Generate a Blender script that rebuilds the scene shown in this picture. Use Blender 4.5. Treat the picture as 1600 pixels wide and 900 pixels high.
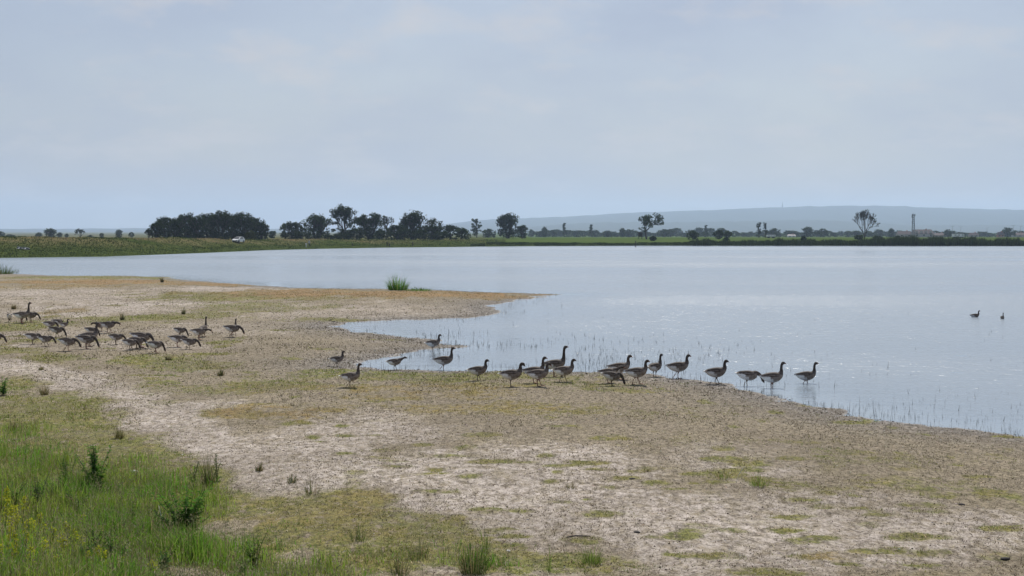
import bpy, math, random
import numpy as np
from mathutils import Vector, kdtree

# ------------------------------------------------------------------ scene basics
for o in list(bpy.data.objects):
    bpy.data.objects.remove(o)
scene = bpy.context.scene
C = scene.collection
R = math.radians

# ------------------------------------------------------------------ camera
F = 2200.0          # focal length in photo pixels (1600 wide)
HC = 4.4            # eye height above the lake
VH = 360.0          # eye-level row
PITCH = math.atan((450 - VH) / F)
cam_d = bpy.data.cameras.new('camera')
cam = bpy.data.objects.new('camera', cam_d)
C.objects.link(cam)
cam.location = (0, 0, HC)
cam.rotation_euler = (math.pi / 2 - PITCH, 0, 0)
cam_d.sensor_width = 36.0
cam_d.lens = F / 1600 * 36.0
cam_d.clip_start = 0.1
cam_d.clip_end = 80000
scene.camera = cam

# ------------------------------------------------------------------ sky, sun, exposure
SUN_EL = R(52)
SUN_AZ = R(8)       # to the right of the view direction
world = bpy.data.worlds.new('World')
scene.world = world
world.use_nodes = True
wn = world.node_tree.nodes
wl = world.node_tree.links
wn.clear()
w_out = wn.new('ShaderNodeOutputWorld')
w_bg = wn.new('ShaderNodeBackground')
w_sky = wn.new('ShaderNodeTexSky')
w_sky.sky_type = 'NISHITA'
w_sky.sun_disc = False
w_sky.sun_elevation = SUN_EL
w_sky.sun_rotation = SUN_AZ
w_sky.air_density = 1.0
w_sky.dust_density = 2.0
w_sky.ozone_density = 1.5
SKY_STRENGTH = 0.08
w_bg.inputs['Strength'].default_value = SKY_STRENGTH
# thin high veil of cloud over the whole dome, and faint cumulus puffs
tc = wn.new('ShaderNodeTexCoord')
sep = wn.new('ShaderNodeSeparateXYZ')
wl.new(tc.outputs['Generated'], sep.inputs[0])
addz = wn.new('ShaderNodeMath'); addz.operation = 'ADD'; addz.inputs[1].default_value = 0.30
absz = wn.new('ShaderNodeMath'); absz.operation = 'ABSOLUTE'
wl.new(sep.outputs['Z'], absz.inputs[0]); wl.new(absz.outputs[0], addz.inputs[0])
dx = wn.new('ShaderNodeMath'); dx.operation = 'DIVIDE'
dy = wn.new('ShaderNodeMath'); dy.operation = 'DIVIDE'
wl.new(sep.outputs['X'], dx.inputs[0]); wl.new(addz.outputs[0], dx.inputs[1])
wl.new(sep.outputs['Y'], dy.inputs[0]); wl.new(addz.outputs[0], dy.inputs[1])
comb = wn.new('ShaderNodeCombineXYZ')
wl.new(dx.outputs[0], comb.inputs[0]); wl.new(dy.outputs[0], comb.inputs[1])
cl1 = wn.new('ShaderNodeTexNoise'); cl1.inputs['Scale'].default_value = 1.3
cl1.inputs['Detail'].default_value = 8; cl1.inputs['Roughness'].default_value = 0.58
wl.new(comb.outputs[0], cl1.inputs['Vector'])
cl2 = wn.new('ShaderNodeTexNoise'); cl2.inputs['Scale'].default_value = 4.2
cl2.inputs['Detail'].default_value = 7; cl2.inputs['Roughness'].default_value = 0.6
wl.new(comb.outputs[0], cl2.inputs['Vector'])
r1 = wn.new('ShaderNodeMapRange'); r1.inputs[1].default_value = 0.40; r1.inputs[2].default_value = 0.68
r1.inputs[3].default_value = 0.40; r1.inputs[4].default_value = 0.85
wl.new(cl1.outputs['Fac'], r1.inputs[0])
r2 = wn.new('ShaderNodeMapRange'); r2.inputs[1].default_value = 0.51; r2.inputs[2].default_value = 0.66
r2.inputs[3].default_value = 0.0; r2.inputs[4].default_value = 0.5
wl.new(cl2.outputs['Fac'], r2.inputs[0])
mixv = wn.new('ShaderNodeMixRGB'); mixv.inputs[2].default_value = (4.1, 4.72, 6.25, 1)
wl.new(r1.outputs[0], mixv.inputs[0]); wl.new(w_sky.outputs[0], mixv.inputs[1])
mixc = wn.new('ShaderNodeMixRGB'); mixc.inputs[2].default_value = (7.3, 6.9, 6.8, 1)
wl.new(r2.outputs[0], mixc.inputs[0]); wl.new(mixv.outputs[0], mixc.inputs[1])
# paler towards the horizon, all the way round
hz1 = wn.new('ShaderNodeMath'); hz1.operation = 'SUBTRACT'; hz1.inputs[0].default_value = 1.0; hz1.use_clamp = True
wl.new(absz.outputs[0], hz1.inputs[1])
hz2 = wn.new('ShaderNodeMath'); hz2.operation = 'POWER'; hz2.inputs[1].default_value = 14.0
wl.new(hz1.outputs[0], hz2.inputs[0])
hz3 = wn.new('ShaderNodeMath'); hz3.operation = 'MULTIPLY'; hz3.inputs[1].default_value = 0.6
wl.new(hz2.outputs[0], hz3.inputs[0])
mixh = wn.new('ShaderNodeMixRGB'); mixh.inputs[2].default_value = (6.3, 6.35, 6.7, 1)
wl.new(hz3.outputs[0], mixh.inputs[0]); wl.new(mixc.outputs[0], mixh.inputs[1])
wl.new(mixh.outputs[0], w_bg.inputs['Color'])
wl.new(w_bg.outputs[0], w_out.inputs['Surface'])

sun_d = bpy.data.lights.new('sun', 'SUN')
sun_d.energy = 4.3
sun_d.angle = R(0.6)
sun_d.color = (1.0, 0.95, 0.87)
sun = bpy.data.objects.new('sun', sun_d)
C.objects.link(sun)
sd = Vector((math.sin(SUN_AZ) * math.cos(SUN_EL), math.cos(SUN_AZ) * math.cos(SUN_EL), math.sin(SUN_EL)))
sun.rotation_euler = sd.to_track_quat('Z', 'Y').to_euler()
sun.location = sd * 200

scene.view_settings.view_transform = 'Standard'
scene.view_settings.look = 'None'
scene.view_settings.exposure = 0.15
scene.view_settings.gamma = 1.0
scene.view_settings.use_curve_mapping = False
scene.cycles.volume_bounces = 1
scene.cycles.max_bounces = 6
scene.cycles.sample_clamp_indirect = 6

# ------------------------------------------------------------------ helpers
_cp, _sp = math.cos(PITCH), math.sin(PITCH)

def at(u, v, z=0.0):
    """the place on the level z that the photograph shows at (u, v)"""
    a, b = u - 800.0, 450.0 - v
    d = (a, F * _cp + b * _sp, -F * _sp + b * _cp)
    t = (z - HC) / d[2]
    return Vector((d[0] * t, d[1] * t, z))

def xu(u, y):
    return (u - 800.0) / F * y * 1.0008

def zv(v, y):
    return HC - (v - VH) / F * y

def _hash(ix, iy, seed):
    n = (ix * 374761393 + iy * 668265263 + seed * 1442695041) & 0xffffffff
    n = ((n ^ (n >> 13)) * 1274126177) & 0xffffffff
    return ((n ^ (n >> 16)) & 0xffff) / 65535.0

def vnoise(x, y, seed=0):
    x = np.asarray(x, float); y = np.asarray(y, float)
    ix = np.floor(x).astype(np.int64); iy = np.floor(y).astype(np.int64)
    fx = x - ix; fy = y - iy
    fx = fx * fx * (3 - 2 * fx); fy = fy * fy * (3 - 2 * fy)
    a = _hash(ix, iy, seed); b = _hash(ix + 1, iy, seed)
    c = _hash(ix, iy + 1, seed); d = _hash(ix + 1, iy + 1, seed)
    return (a * (1 - fx) + b * fx) * (1 - fy) + (c * (1 - fx) + d * fx) * fy

def fbm(x, y, seed=0, octv=4, gain=0.5):
    s = 0; amp = 1; tot = 0
    for k in range(octv):
        s = s + amp * vnoise(np.asarray(x) * 2 ** k + 17.3 * k, np.asarray(y) * 2 ** k - 9.1 * k, seed + k)
        tot += amp; amp *= gain
    return s / tot

def sstep(a, b, x):
    t = np.clip((np.asarray(x, float) - a) / (b - a), 0, 1)
    return t * t * (3 - 2 * t)

def mesh_np(name, verts, faces, col=None, smooth=False, attrs=None):
    """verts (N,3); faces (M,k); col (N,3) or None"""
    verts = np.asarray(verts, np.float32).reshape(-1, 3)
    faces = np.asarray(faces, np.int32)
    k = faces.shape[1]
    me = bpy.data.meshes.new(name)
    me.vertices.add(len(verts)); me.vertices.foreach_set('co', verts.ravel())
    me.loops.add(faces.size); me.loops.foreach_set('vertex_index', faces.ravel())
    me.polygons.add(len(faces))
    me.polygons.foreach_set('loop_start', np.arange(0, faces.size, k, dtype=np.int32))
    me.polygons.foreach_set('use_smooth', np.full(len(faces), smooth))
    me.update(calc_edges=True)
    if col is not None:
        a = me.color_attributes.new('Col', 'FLOAT_COLOR', 'POINT')
        c4 = np.ones((len(verts), 4), np.float32); c4[:, :3] = col
        a.data.foreach_set('color', c4.ravel())
    for n, arr in (attrs or {}).items():
        a = me.attributes.new(n, 'FLOAT', 'POINT')
        a.data.foreach_set('value', np.asarray(arr, np.float32))
    return me

def link(name, me, mat=None, parent=None):
    o = bpy.data.objects.new(name, me)
    C.objects.link(o)
    if mat is not None and me is not None and not me.materials:
        me.materials.append(mat)
    if parent is not None:
        o.parent = parent
    return o

def tag(o, label=None, cat=None, group=None, kind=None):
    if label: o['label'] = label
    if cat: o['category'] = cat
    if group: o['group'] = group
    if kind: o['kind'] = kind
    return o

def empty(name, loc, rz=0.0, label=None, cat=None, group=None):
    o = bpy.data.objects.new(name, None)
    C.objects.link(o)
    o.location = loc; o.rotation_euler = (0, 0, rz)
    o.empty_display_size = 0.2
    return tag(o, label, cat, group)

class MB:
    """collects shapes for one mesh"""
    def __init__(s):
        s.v = []; s.f = []
    def add(s, vs, fs):
        b = len(s.v); s.v += [tuple(x) for x in vs]; s.f += [tuple(b + i for i in q) for q in fs]
    def box(s, c, d, rz=0):
        x, y, z = d[0] / 2, d[1] / 2, d[2] / 2
        ca, sa = math.cos(rz), math.sin(rz)
        vs = []
        for sz in (-z, z):
            for sx, sy in ((-x, -y), (x, -y), (x, y), (-x, y)):
                vs.append((c[0] + sx * ca - sy * sa, c[1] + sx * sa + sy * ca, c[2] + sz))
        s.add(vs, [(3, 2, 1, 0), (4, 5, 6, 7), (0, 1, 5, 4), (1, 2, 6, 5), (2, 3, 7, 6), (3, 0, 4, 7)])
    def tube(s, pts, rads, n=6, cap=True):
        pts = [Vector(p) for p in pts]
        rings = []
        b = len(s.v)
        for i, p in enumerate(pts):
            t = (pts[min(i + 1, len(pts) - 1)] - pts[max(i - 1, 0)]).normalized()
            ref = Vector((0, 0, 1)) if abs(t.z) < 0.9 else Vector((1, 0, 0))
            a = t.cross(ref).normalized(); c = t.cross(a)
            for k in range(n):
                q = 2 * math.pi * k / n
                s.v.append(tuple(p + (a * math.cos(q) + c * math.sin(q)) * rads[i]))
        for i in range(len(pts) - 1):
            for k in range(n):
                s.f.append((b + i * n + k, b + i * n + (k + 1) % n, b + (i + 1) * n + (k + 1) % n, b + (i + 1) * n + k))
        if cap:
            s.f.append(tuple(b + k for k in range(n))[::-1])
            s.f.append(tuple(b + (len(pts) - 1) * n + k for k in range(n)))
    def loft(s, rings):
        """rings: lists of equal length of points, capped"""
        b = len(s.v); n = len(rings[0])
        for r in rings: s.v += [tuple(p) for p in r]
        for i in range(len(rings) - 1):
            for k in range(n):
                s.f.append((b + i * n + k, b + i * n + (k + 1) % n, b + (i + 1) * n + (k + 1) % n, b + (i + 1) * n + k))
        s.f.append(tuple(b + k for k in range(n))[::-1])
        s.f.append(tuple(b + (len(rings) - 1) * n + k for k in range(n)))
    def mesh(s, name, smooth=False):
        me = bpy.data.meshes.new(name)
        me.from_pydata(s.v, [], s.f); me.update()
        if smooth:
            me.polygons.foreach_set('use_smooth', [True] * len(me.polygons))
        return me
    def build(s, name, mat, parent=None, smooth=False):
        return link(name, s.mesh(name, smooth), mat, parent)

# ------------------------------------------------------------------ materials
def nmat(name):
    m = bpy.data.materials.new(name); m.use_nodes = True
    nt = m.node_tree; nt.nodes.clear()
    out = nt.nodes.new('ShaderNodeOutputMaterial')
    return m, nt.nodes, nt.links, out

def paint(name, col, rough=0.7, metal=0.0, var=0.15, scale=6.0):
    m, n, l, out = nmat(name)
    b = n.new('ShaderNodeBsdfPrincipled')
    b.inputs['Roughness'].default_value = rough; b.inputs['Metallic'].default_value = metal
    tcn = n.new('ShaderNodeTexCoord')
    no = n.new('ShaderNodeTexNoise'); no.inputs['Scale'].default_value = scale; no.inputs['Detail'].default_value = 4
    l.new(tcn.outputs['Object'], no.inputs['Vector'])
    mx = n.new('ShaderNodeMixRGB')
    mx.inputs[1].default_value = tuple(c * (1 - var) for c in col) + (1,)
    mx.inputs[2].default_value = tuple(min(1, c * (1 + var)) for c in col) + (1,)
    l.new(no.outputs['Fac'], mx.inputs[0]); l.new(mx.outputs[0], b.inputs['Base Color'])
    l.new(b.outputs[0], out.inputs[0])
    return m

def leafmat(name, trans=0.45, tint=(1, 1, 1), bright=1.0):
    """two-sided foliage: colour of each blade from the Col attribute, light passing through"""
    m, n, l, out = nmat(name)
    at_ = n.new('ShaderNodeAttribute'); at_.attribute_name = 'Col'
    mul = n.new('ShaderNodeMixRGB'); mul.blend_type = 'MULTIPLY'; mul.inputs[0].default_value = 1
    mul.inputs[2].default_value = tuple(t * bright for t in tint) + (1,)
    l.new(at_.outputs['Color'], mul.inputs[1])
    d = n.new('ShaderNodeBsdfDiffuse'); t = n.new('ShaderNodeBsdfTranslucent')
    l.new(mul.outputs[0], d.inputs[0]); l.new(mul.outputs[0], t.inputs[0])
    mx = n.new('ShaderNodeMixShader'); mx.inputs[0].default_value = trans
    l.new(d.outputs[0], mx.inputs[1]); l.new(t.outputs[0], mx.inputs[2]); l.new(mx.outputs[0], out.inputs[0])
    return m

M = {}
M['blade'] = leafmat('grass_blade', 0.55)
M['leaf'] = leafmat('tree_leaf', 0.25)
M['straw'] = leafmat('dry_litter', 0.15)
M['bark'] = paint('bark', (0.055, 0.047, 0.04), 0.9, 0, 0.3, 3)
M['stem'] = paint('plant_stem', (0.05, 0.085, 0.025), 0.7)
M['white'] = paint('white_paint', (0.78, 0.78, 0.76), 0.35, 0, 0.04)
M['trailer'] = paint('trailer_white', (0.8, 0.8, 0.79), 0.4, 0, 0.03)
M['rubber'] = paint('rubber', (0.02, 0.02, 0.022), 0.8)
M['glass'] = paint('dark_glass', (0.03, 0.035, 0.04), 0.08, 0, 0.05)
M['lamp'] = paint('lamp_glass', (0.7, 0.7, 0.68), 0.15)
M['steel'] = paint('galvanised_steel', (0.16, 0.17, 0.18), 0.5, 0.4)
M['darkwood'] = paint('dark_wood', (0.04, 0.034, 0.03), 0.9, 0, 0.3, 4)
M['boat'] = paint('boat_hull', (0.035, 0.045, 0.06), 0.5)
M['render'] = paint('wall_render', (0.42, 0.38, 0.36), 0.9)
M['rooftile'] = paint('roof_tile', (0.085, 0.06, 0.06), 0.9, 0, 0.2, 1)
M['brickred'] = paint('red_wall', (0.42, 0.2, 0.15), 0.9)
M['skin'] = paint('skin', (0.45, 0.3, 0.24), 0.6)
M['cloth_grey'] = paint('grey_cloth', (0.42, 0.44, 0.46), 0.9)
M['cloth_dark'] = paint('dark_cloth', (0.03, 0.035, 0.05), 0.9)
M['cloth_white'] = paint('white_cloth', (0.75, 0.73, 0.74), 0.9)
M['yellow'] = leafmat('yellow_flowers', 0.35)
M['stone'] = paint('pale_stone', (0.55, 0.53, 0.5), 0.9)

# shore ground -------------------------------------------------------
def ground_material():
    m, n, l, out = nmat('shore_soil')
    def attr(a):
        x = n.new('ShaderNodeAttribute'); x.attribute_name = a; return x.outputs['Fac']
    def noise(scale, detail=5, rough=0.6, sy=1.0):
        mp = n.new('ShaderNodeMapping'); mp.inputs['Scale'].default_value = (1, sy, 1)
        l.new(pos.outputs['Position'], mp.inputs['Vector'])
        x = n.new('ShaderNodeTexNoise'); x.inputs['Scale'].default_value = scale
        x.inputs['Detail'].default_value = detail; x.inputs['Roughness'].default_value = rough
        l.new(mp.outputs[0], x.inputs['Vector']); return x.outputs['Fac']
    def rng(src, a, b, c=0.0, d=1.0):
        x = n.new('ShaderNodeMapRange'); x.inputs[1].default_value = a; x.inputs[2].default_value = b
        x.inputs[3].default_value = c; x.inputs[4].default_value = d
        l.new(src, x.inputs[0]); return x.outputs[0]
    def mix(fac, a, b, mode='MIX'):
        x = n.new('ShaderNodeMixRGB'); x.blend_type = mode
        for k, s in ((0, fac), (1, a), (2, b)):
            if isinstance(s, (int, float)): x.inputs[k].default_value = s
            elif isinstance(s, tuple): x.inputs[k].default_value = s + (1,)
            else: l.new(s, x.inputs[k])
        return x.outputs[0]
    def mth(op, a, b):
        x = n.new('ShaderNodeMath'); x.operation = op; x.use_clamp = True
        for k, s in ((0, a), (1, b)):
            if isinstance(s, (int, float)): x.inputs[k].default_value = s
            else: l.new(s, x.inputs[k])
        return x.outputs[0]
    pos = n.new('ShaderNodeNewGeometry')
    n_f1 = noise(24, 5, 0.75, 0.75)      # crumbs
    n_f2 = noise(8.5, 5, 0.72, 0.55)
    ad = n.new('ShaderNodeMath'); ad.operation = 'ADD'; l.new(n_f1, ad.inputs[0]); l.new(n_f2, ad.inputs[1])
    hf = n.new('ShaderNodeMath'); hf.operation = 'MULTIPLY'; hf.inputs[1].default_value = 0.5; l.new(ad.outputs[0], hf.inputs[0])
    n_f = rng(hf.outputs[0], 0.36, 0.64)      # 0..1, contrasty
    n_m = noise(5.5, 6, 0.7, 0.6)
    n_b = noise(1.1, 5, 0.62)
    n_l = noise(0.28, 4, 0.55)
    vor = n.new('ShaderNodeTexVoronoi'); vor.inputs['Scale'].default_value = 11; vor.feature = 'F1'
    l.new(pos.outputs['Position'], vor.inputs['Vector'])
    dirt = mix(rng(n_f, 0.25, 0.75), (0.085, 0.068, 0.043), (0.34, 0.28, 0.20))
    dirt = mix(rng(n_b, 0.35, 0.65), dirt, mix(rng(n_f, 0.25, 0.75), (0.11, 0.09, 0.052), (0.32, 0.265, 0.175)))
    crust = mix(rng(n_f, 0.15, 0.7), (0.17, 0.14, 0.115), (0.585, 0.515, 0.455))
    # salt crust where the attribute says, frayed by noise
    sfac = mth('MULTIPLY', attr('salt'), 1.0)
    sfac = mth('ADD', sfac, mth('MULTIPLY', rng(n_m, 0.3, 0.7, 0.0, 0.55), attr('salt')))
    sfac = rng(mth('MULTIPLY', sfac, rng(n_m, 0.36, 0.62, 0.1, 1.0)), 0.05, 0.85, 0.0, 0.95)
    col = mix(sfac, dirt, crust)
    # wet mud by the water
    wet = attr('wet')
    mud = mix(rng(n_f, 0.25, 0.75), (0.065, 0.056, 0.046), (0.25, 0.225, 0.195))
    mud = mix(rng(n_m, 0.56, 0.68), mud, (0.5, 0.46, 0.42))
    col = mix(rng(mth('ADD', wet, rng(n_b, 0.3, 0.7, 0, 0.3)), 0.25, 0.8), col, mud)
    # turf / moss
    turf = mix(rng(n_f, 0.25, 0.75), (0.065, 0.078, 0.010), (0.205, 0.205, 0.033))
    ochre = mix(rng(n_f, 0.25, 0.75), (0.14, 0.075, 0.02), (0.33, 0.2, 0.065))
    turf = mix(mth('ADD', attr('ochre'), rng(n_b, 0.45, 0.7, 0, 0.35)), turf, ochre)
    gfac = mth('ADD', attr('green'), rng(n_b, 0.48, 0.66, 0.0, 0.42))
    gfac = rng(mth('MULTIPLY', gfac, rng(n_m, 0.36, 0.6, 0.2, 1.0)), 0.22, 0.6, 0, 0.92)
    col = mix(gfac, col, turf)
    # dark crumbs, dung and old stalk stubs
    spots = rng(vor.outputs['Distance'], 0.10, 0.22, 0.7, 0.0)
    spots = mth('MULTIPLY', spots, rng(n_b, 0.42, 0.6))
    col = mix(spots, col, (0.055, 0.043, 0.032))
    col = mix(rng(n_l, 0.38, 0.62, 0.34, 0.0), col, (0.12, 0.095, 0.065))
    b = n.new('ShaderNodeBsdfPrincipled')
    l.new(col, b.inputs['Base Color'])
    l.new(rng(attr('film'), 0.5, 0.95, 0.92, 0.25), b.inputs['Roughness'])
    b.inputs['Specular IOR Level'].default_value = 0.25
    bp = n.new('ShaderNodeBump'); bp.inputs['Strength'].default_value = 0.9; bp.inputs['Distance'].default_value = 0.035
    hgt = mth('ADD', mth('MULTIPLY', n_f, 0.5), mth('MULTIPLY', n_m, 0.5))
    l.new(hgt, bp.inputs['Height']); l.new(bp.outputs[0], b.inputs['Normal'])
    l.new(b.outputs[0], out.inputs[0])
    return m
M['shore'] = ground_material()

def far_material():
    m, n, l, out = nmat('far_bank_grass')
    pos = n.new('ShaderNodeNewGeometry')
    def noise(scale, sx=1.0, detail=6):
        mp = n.new('ShaderNodeMapping'); mp.inputs['Scale'].default_value = (sx, 1, 3)
        l.new(pos.outputs['Position'], mp.inputs['Vector'])
        x = n.new('ShaderNodeTexNoise'); x.inputs['Scale'].default_value = scale; x.inputs['Detail'].default_value = detail
        x.inputs['Roughness'].default_value = 0.62
        l.new(mp.outputs[0], x.inputs['Vector']); return x.outputs['Fac']
    def rng(src, a, b):
        x = n.new('ShaderNodeMapRange'); x.inputs[1].default_value = a; x.inputs[2].default_value = b
        l.new(src, x.inputs[0]); return x.outputs[0]
    def mix(fac, a, b):
        x = n.new('ShaderNodeMixRGB')
        for k, s in ((0, fac), (1, a), (2, b)):
            if isinstance(s, (int, float)): x.inputs[k].default_value = s
            elif isinstance(s, tuple): x.inputs[k].default_value = s + (1,)
            else: l.new(s, x.inputs[k])
        return x.outputs[0]
    st = n.new('ShaderNodeAttribute'); st.attribute_name = 'straw'
    fl = n.new('ShaderNodeAttribute'); fl.attribute_name = 'field'
    g = mix(rng(noise(0.5), 0.3, 0.7), (0.028, 0.043, 0.014), (0.075, 0.095, 0.028))
    s = mix(rng(noise(0.7), 0.3, 0.7), (0.085, 0.08, 0.035), (0.22, 0.175, 0.095))
    x = n.new('ShaderNodeMath'); x.operation = 'MULTIPLY'
    l.new(st.outputs['Fac'], x.inputs[0]); l.new(rng(noise(0.06, 0.45, 4), 0.40, 0.62), x.inputs[1])
    col = mix(x.outputs[0], g, s)
    f = mix(rng(noise(0.02, 0.3), 0.3, 0.7), (0.048, 0.082, 0.022), (0.085, 0.115, 0.035))
    col = mix(fl.outputs['Fac'], col, f)
    b = n.new('ShaderNodeBsdfPrincipled'); b.inputs['Roughness'].default_value = 1.0
    b.inputs['Specular IOR Level'].default_value = 0.0
    l.new(col, b.inputs['Base Color'])
    bp = n.new('ShaderNodeBump'); bp.inputs['Strength'].default_value = 0.8; bp.inputs['Distance'].default_value = 0.5
    l.new(noise(0.8), bp.inputs['Height']); l.new(bp.outputs[0], b.inputs['Normal'])
    l.new(b.outputs[0], out.inputs[0])
    return m
M['far'] = far_material()
M['forest'] = paint('hill_forest', (0.018, 0.028, 0.024), 1.0, 0, 0.4, 0.002)
M['plain'] = paint('plain_grass', (0.07, 0.1, 0.03), 1.0, 0, 0.4, 0.01)

def water_material():
    m, n, l, out = nmat('lake_surface')
    pos = n.new('ShaderNodeNewGeometry')
    def noise(scale, sx, detail=3, rough=0.5, dist=0.0):
        mp = n.new('ShaderNodeMapping'); mp.inputs['Scale'].default_value = (sx, 1, 1)
        mp.inputs['Rotation'].default_value = (0, 0, 0.12)
        l.new(pos.outputs['Position'], mp.inputs['Vector'])
        x = n.new('ShaderNodeTexNoise'); x.inputs['Scale'].default_value = scale; x.inputs['Detail'].default_value = detail
        x.inputs['Roughness'].default_value = rough; x.inputs['Distortion'].default_value = dist
        l.new(mp.outputs[0], x.inputs['Vector']); return x.outputs['Fac']
    def rng(src, a, b, c, d):
        x = n.new('ShaderNodeMapRange'); x.inputs[1].default_value = a; x.inputs[2].default_value = b
        x.inputs[3].default_value = c; x.inputs[4].default_value = d
        l.new(src, x.inputs[0]); return x.outputs[0]
    b = n.new('ShaderNodeBsdfPrincipled')
    b.inputs['Base Color'].default_value = (0.22, 0.262, 0.30, 1)      # milky soda water
    b.inputs['IOR'].default_value = 1.33
    b.inputs['Specular IOR Level'].default_value = 0.5
    wind = rng(noise(0.02, 0.25, 3), 0.38, 0.62, 0.45, 1.0)
    shl = n.new('ShaderNodeAttribute'); shl.attribute_name = 'shallow'
    calm = rng(shl.outputs['Fac'], 0.05, 0.8, 1.0, 0.22)
    wm_ = n.new('ShaderNodeMath'); wm_.operation = 'MULTIPLY'; l.new(wind, wm_.inputs[0]); l.new(calm, wm_.inputs[1])
    wind = wm_.outputs[0]
    l.new(rng(wind, 0.1, 0.9, 0.06, 0.27), b.inputs['Roughness'])
    b1 = n.new('ShaderNodeBump'); b1.inputs['Distance'].default_value = 0.20
    l.new(noise(1.5, 0.55, 4, 0.6, 0.5), b1.inputs['Height'])
    sc = n.new('ShaderNodeMath'); sc.operation = 'MULTIPLY'; sc.inputs[1].default_value = 0.75
    l.new(wind, sc.inputs[0]); l.new(sc.outputs[0], b1.inputs['Strength'])
    b2 = n.new('ShaderNodeBump'); b2.inputs['Distance'].default_value = 0.042
    l.new(noise(6.5, 0.6, 3, 0.6, 0.3), b2.inputs['Height'])
    l.new(wind, b2.inputs['Strength']); l.new(b1.outputs[0], b2.inputs['Normal'])
    l.new(b2.outputs[0], b.inputs['Normal'])
    # glassy skin of steep little wavelets: sun glints
    b3 = n.new('ShaderNodeBump'); b3.inputs['Distance'].default_value = 0.32; b3.inputs['Strength'].default_value = 1.0
    l.new(noise(1.6, 0.6, 2, 0.5, 0.4), b3.inputs['Height'])
    l.new(rng(noise(1.7, 0.7, 2, 0.5), 0.685, 0.72, 0.0, 0.7), b.inputs['Coat Weight']); b.inputs['Coat Roughness'].default_value = 0.02; b.inputs['Coat IOR'].default_value = 1.33
    l.new(b3.outputs[0], b.inputs['Coat Normal'])
    l.new(b.outputs[0], out.inputs[0])
    return m
M['water'] = water_material()

# ------------------------------------------------------------------ near shore: outline, relief, patches
SHORE = [(-700, 424), (-200, 425), (-20, 424), (25, 428), (100, 431), (200, 431), (262, 433), (282, 437), (400, 446), (470, 450),
         (560, 451), (650, 452), (760, 456), (872, 460), (838, 464), (792, 471), (762, 478), (782, 489), (740, 496),
         (640, 500), (560, 503), (526, 508), (534, 513), (570, 519), (640, 526), (690, 534), (733, 541), (690, 545),
         (655, 549), (615, 557), (570, 566), (546, 572), (600, 578), (700, 579), (800, 578), (900, 581), (1000, 584),
         (1060, 591), (1120, 600), (1180, 612), (1250, 630), (1320, 646), (1400, 659), (1500, 671), (1600, 681),
         (1800, 700), (2400, 760)]
shore_pts = [at(u, v)[:2] for u, v in SHORE] + [(60, 8), (60, -40), (-120, -40), (-400, 60), (-400, 150)]
shore_arr = np.array(shore_pts)

def poly_sdf(P, x, y):
    """signed distance, positive inside"""
    x = np.asarray(x, float); y = np.asarray(y, float)
    d2 = np.full(x.shape, 1e18); inside = np.zeros(x.shape, bool)
    n = len(P)
    for i in range(n):
        ax, ay = P[i]; bx, by = P[(i + 1) % n]
        ex, ey = bx - ax, by - ay
        t = np.clip(((x - ax) * ex + (y - ay) * ey) / (ex * ex + ey * ey + 1e-12), 0, 1)
        d2 = np.minimum(d2, (x - ax - t * ex) ** 2 + (y - ay - t * ey) ** 2)
        c = ((ay > y) != (by > y)) & (x < (bx - ax) * (y - ay) / (by - ay + 1e-15) + ax)
        inside ^= c
    return np.where(inside, 1, -1) * np.sqrt(d2)

def shore_d(x, y):
    d = poly_sdf(shore_arr, x, y)
    return d + (fbm(np.asarray(x) * 0.9, np.asarray(y) * 0.55, 3, 5, .62) - 0.5) * 1.3 * np.clip(np.asarray(y) / 60, 0.5, 1.6)

def shore_z(x, y, d=None):
    x = np.asarray(x, float); y = np.asarray(y, float)
    if d is None: d = shore_d(x, y)
    z = np.where(d > 0, 0.17 * (1 - np.exp(-np.maximum(d, 0) / 5.0)), -0.45 * (1 - np.exp(np.minimum(d, 0) / 9.0)))
    toe = 16.5 + 3.0 * sstep(0, -7, x)
    t = toe - y
    z = z + np.clip(0.14 * np.where(t > -1, np.maximum(0.5 * (t + np.sqrt(t * t + 2)), 0), 0), 0, 2.3) * sstep(-3, 1, t + 1)
    rough = sstep(0.0, 2.5, d)
    z = z + (fbm(x * 1.3, y * 0.9, 201, 4, .6) - 0.5) * 0.05 * np.exp(-np.abs(d) / 1.6)
    z = z + rough * ((fbm(x * 0.45, y * 0.45, 11, 3) - 0.5) * 0.10 + (fbm(x * 2.3, y * 2.3, 23, 3) - 0.5) * 0.045)
    z = z + (fbm(x * 6, y * 6, 31, 2) - 0.5) * 0.034 * sstep(-.2, .8, d)
    return z

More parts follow.
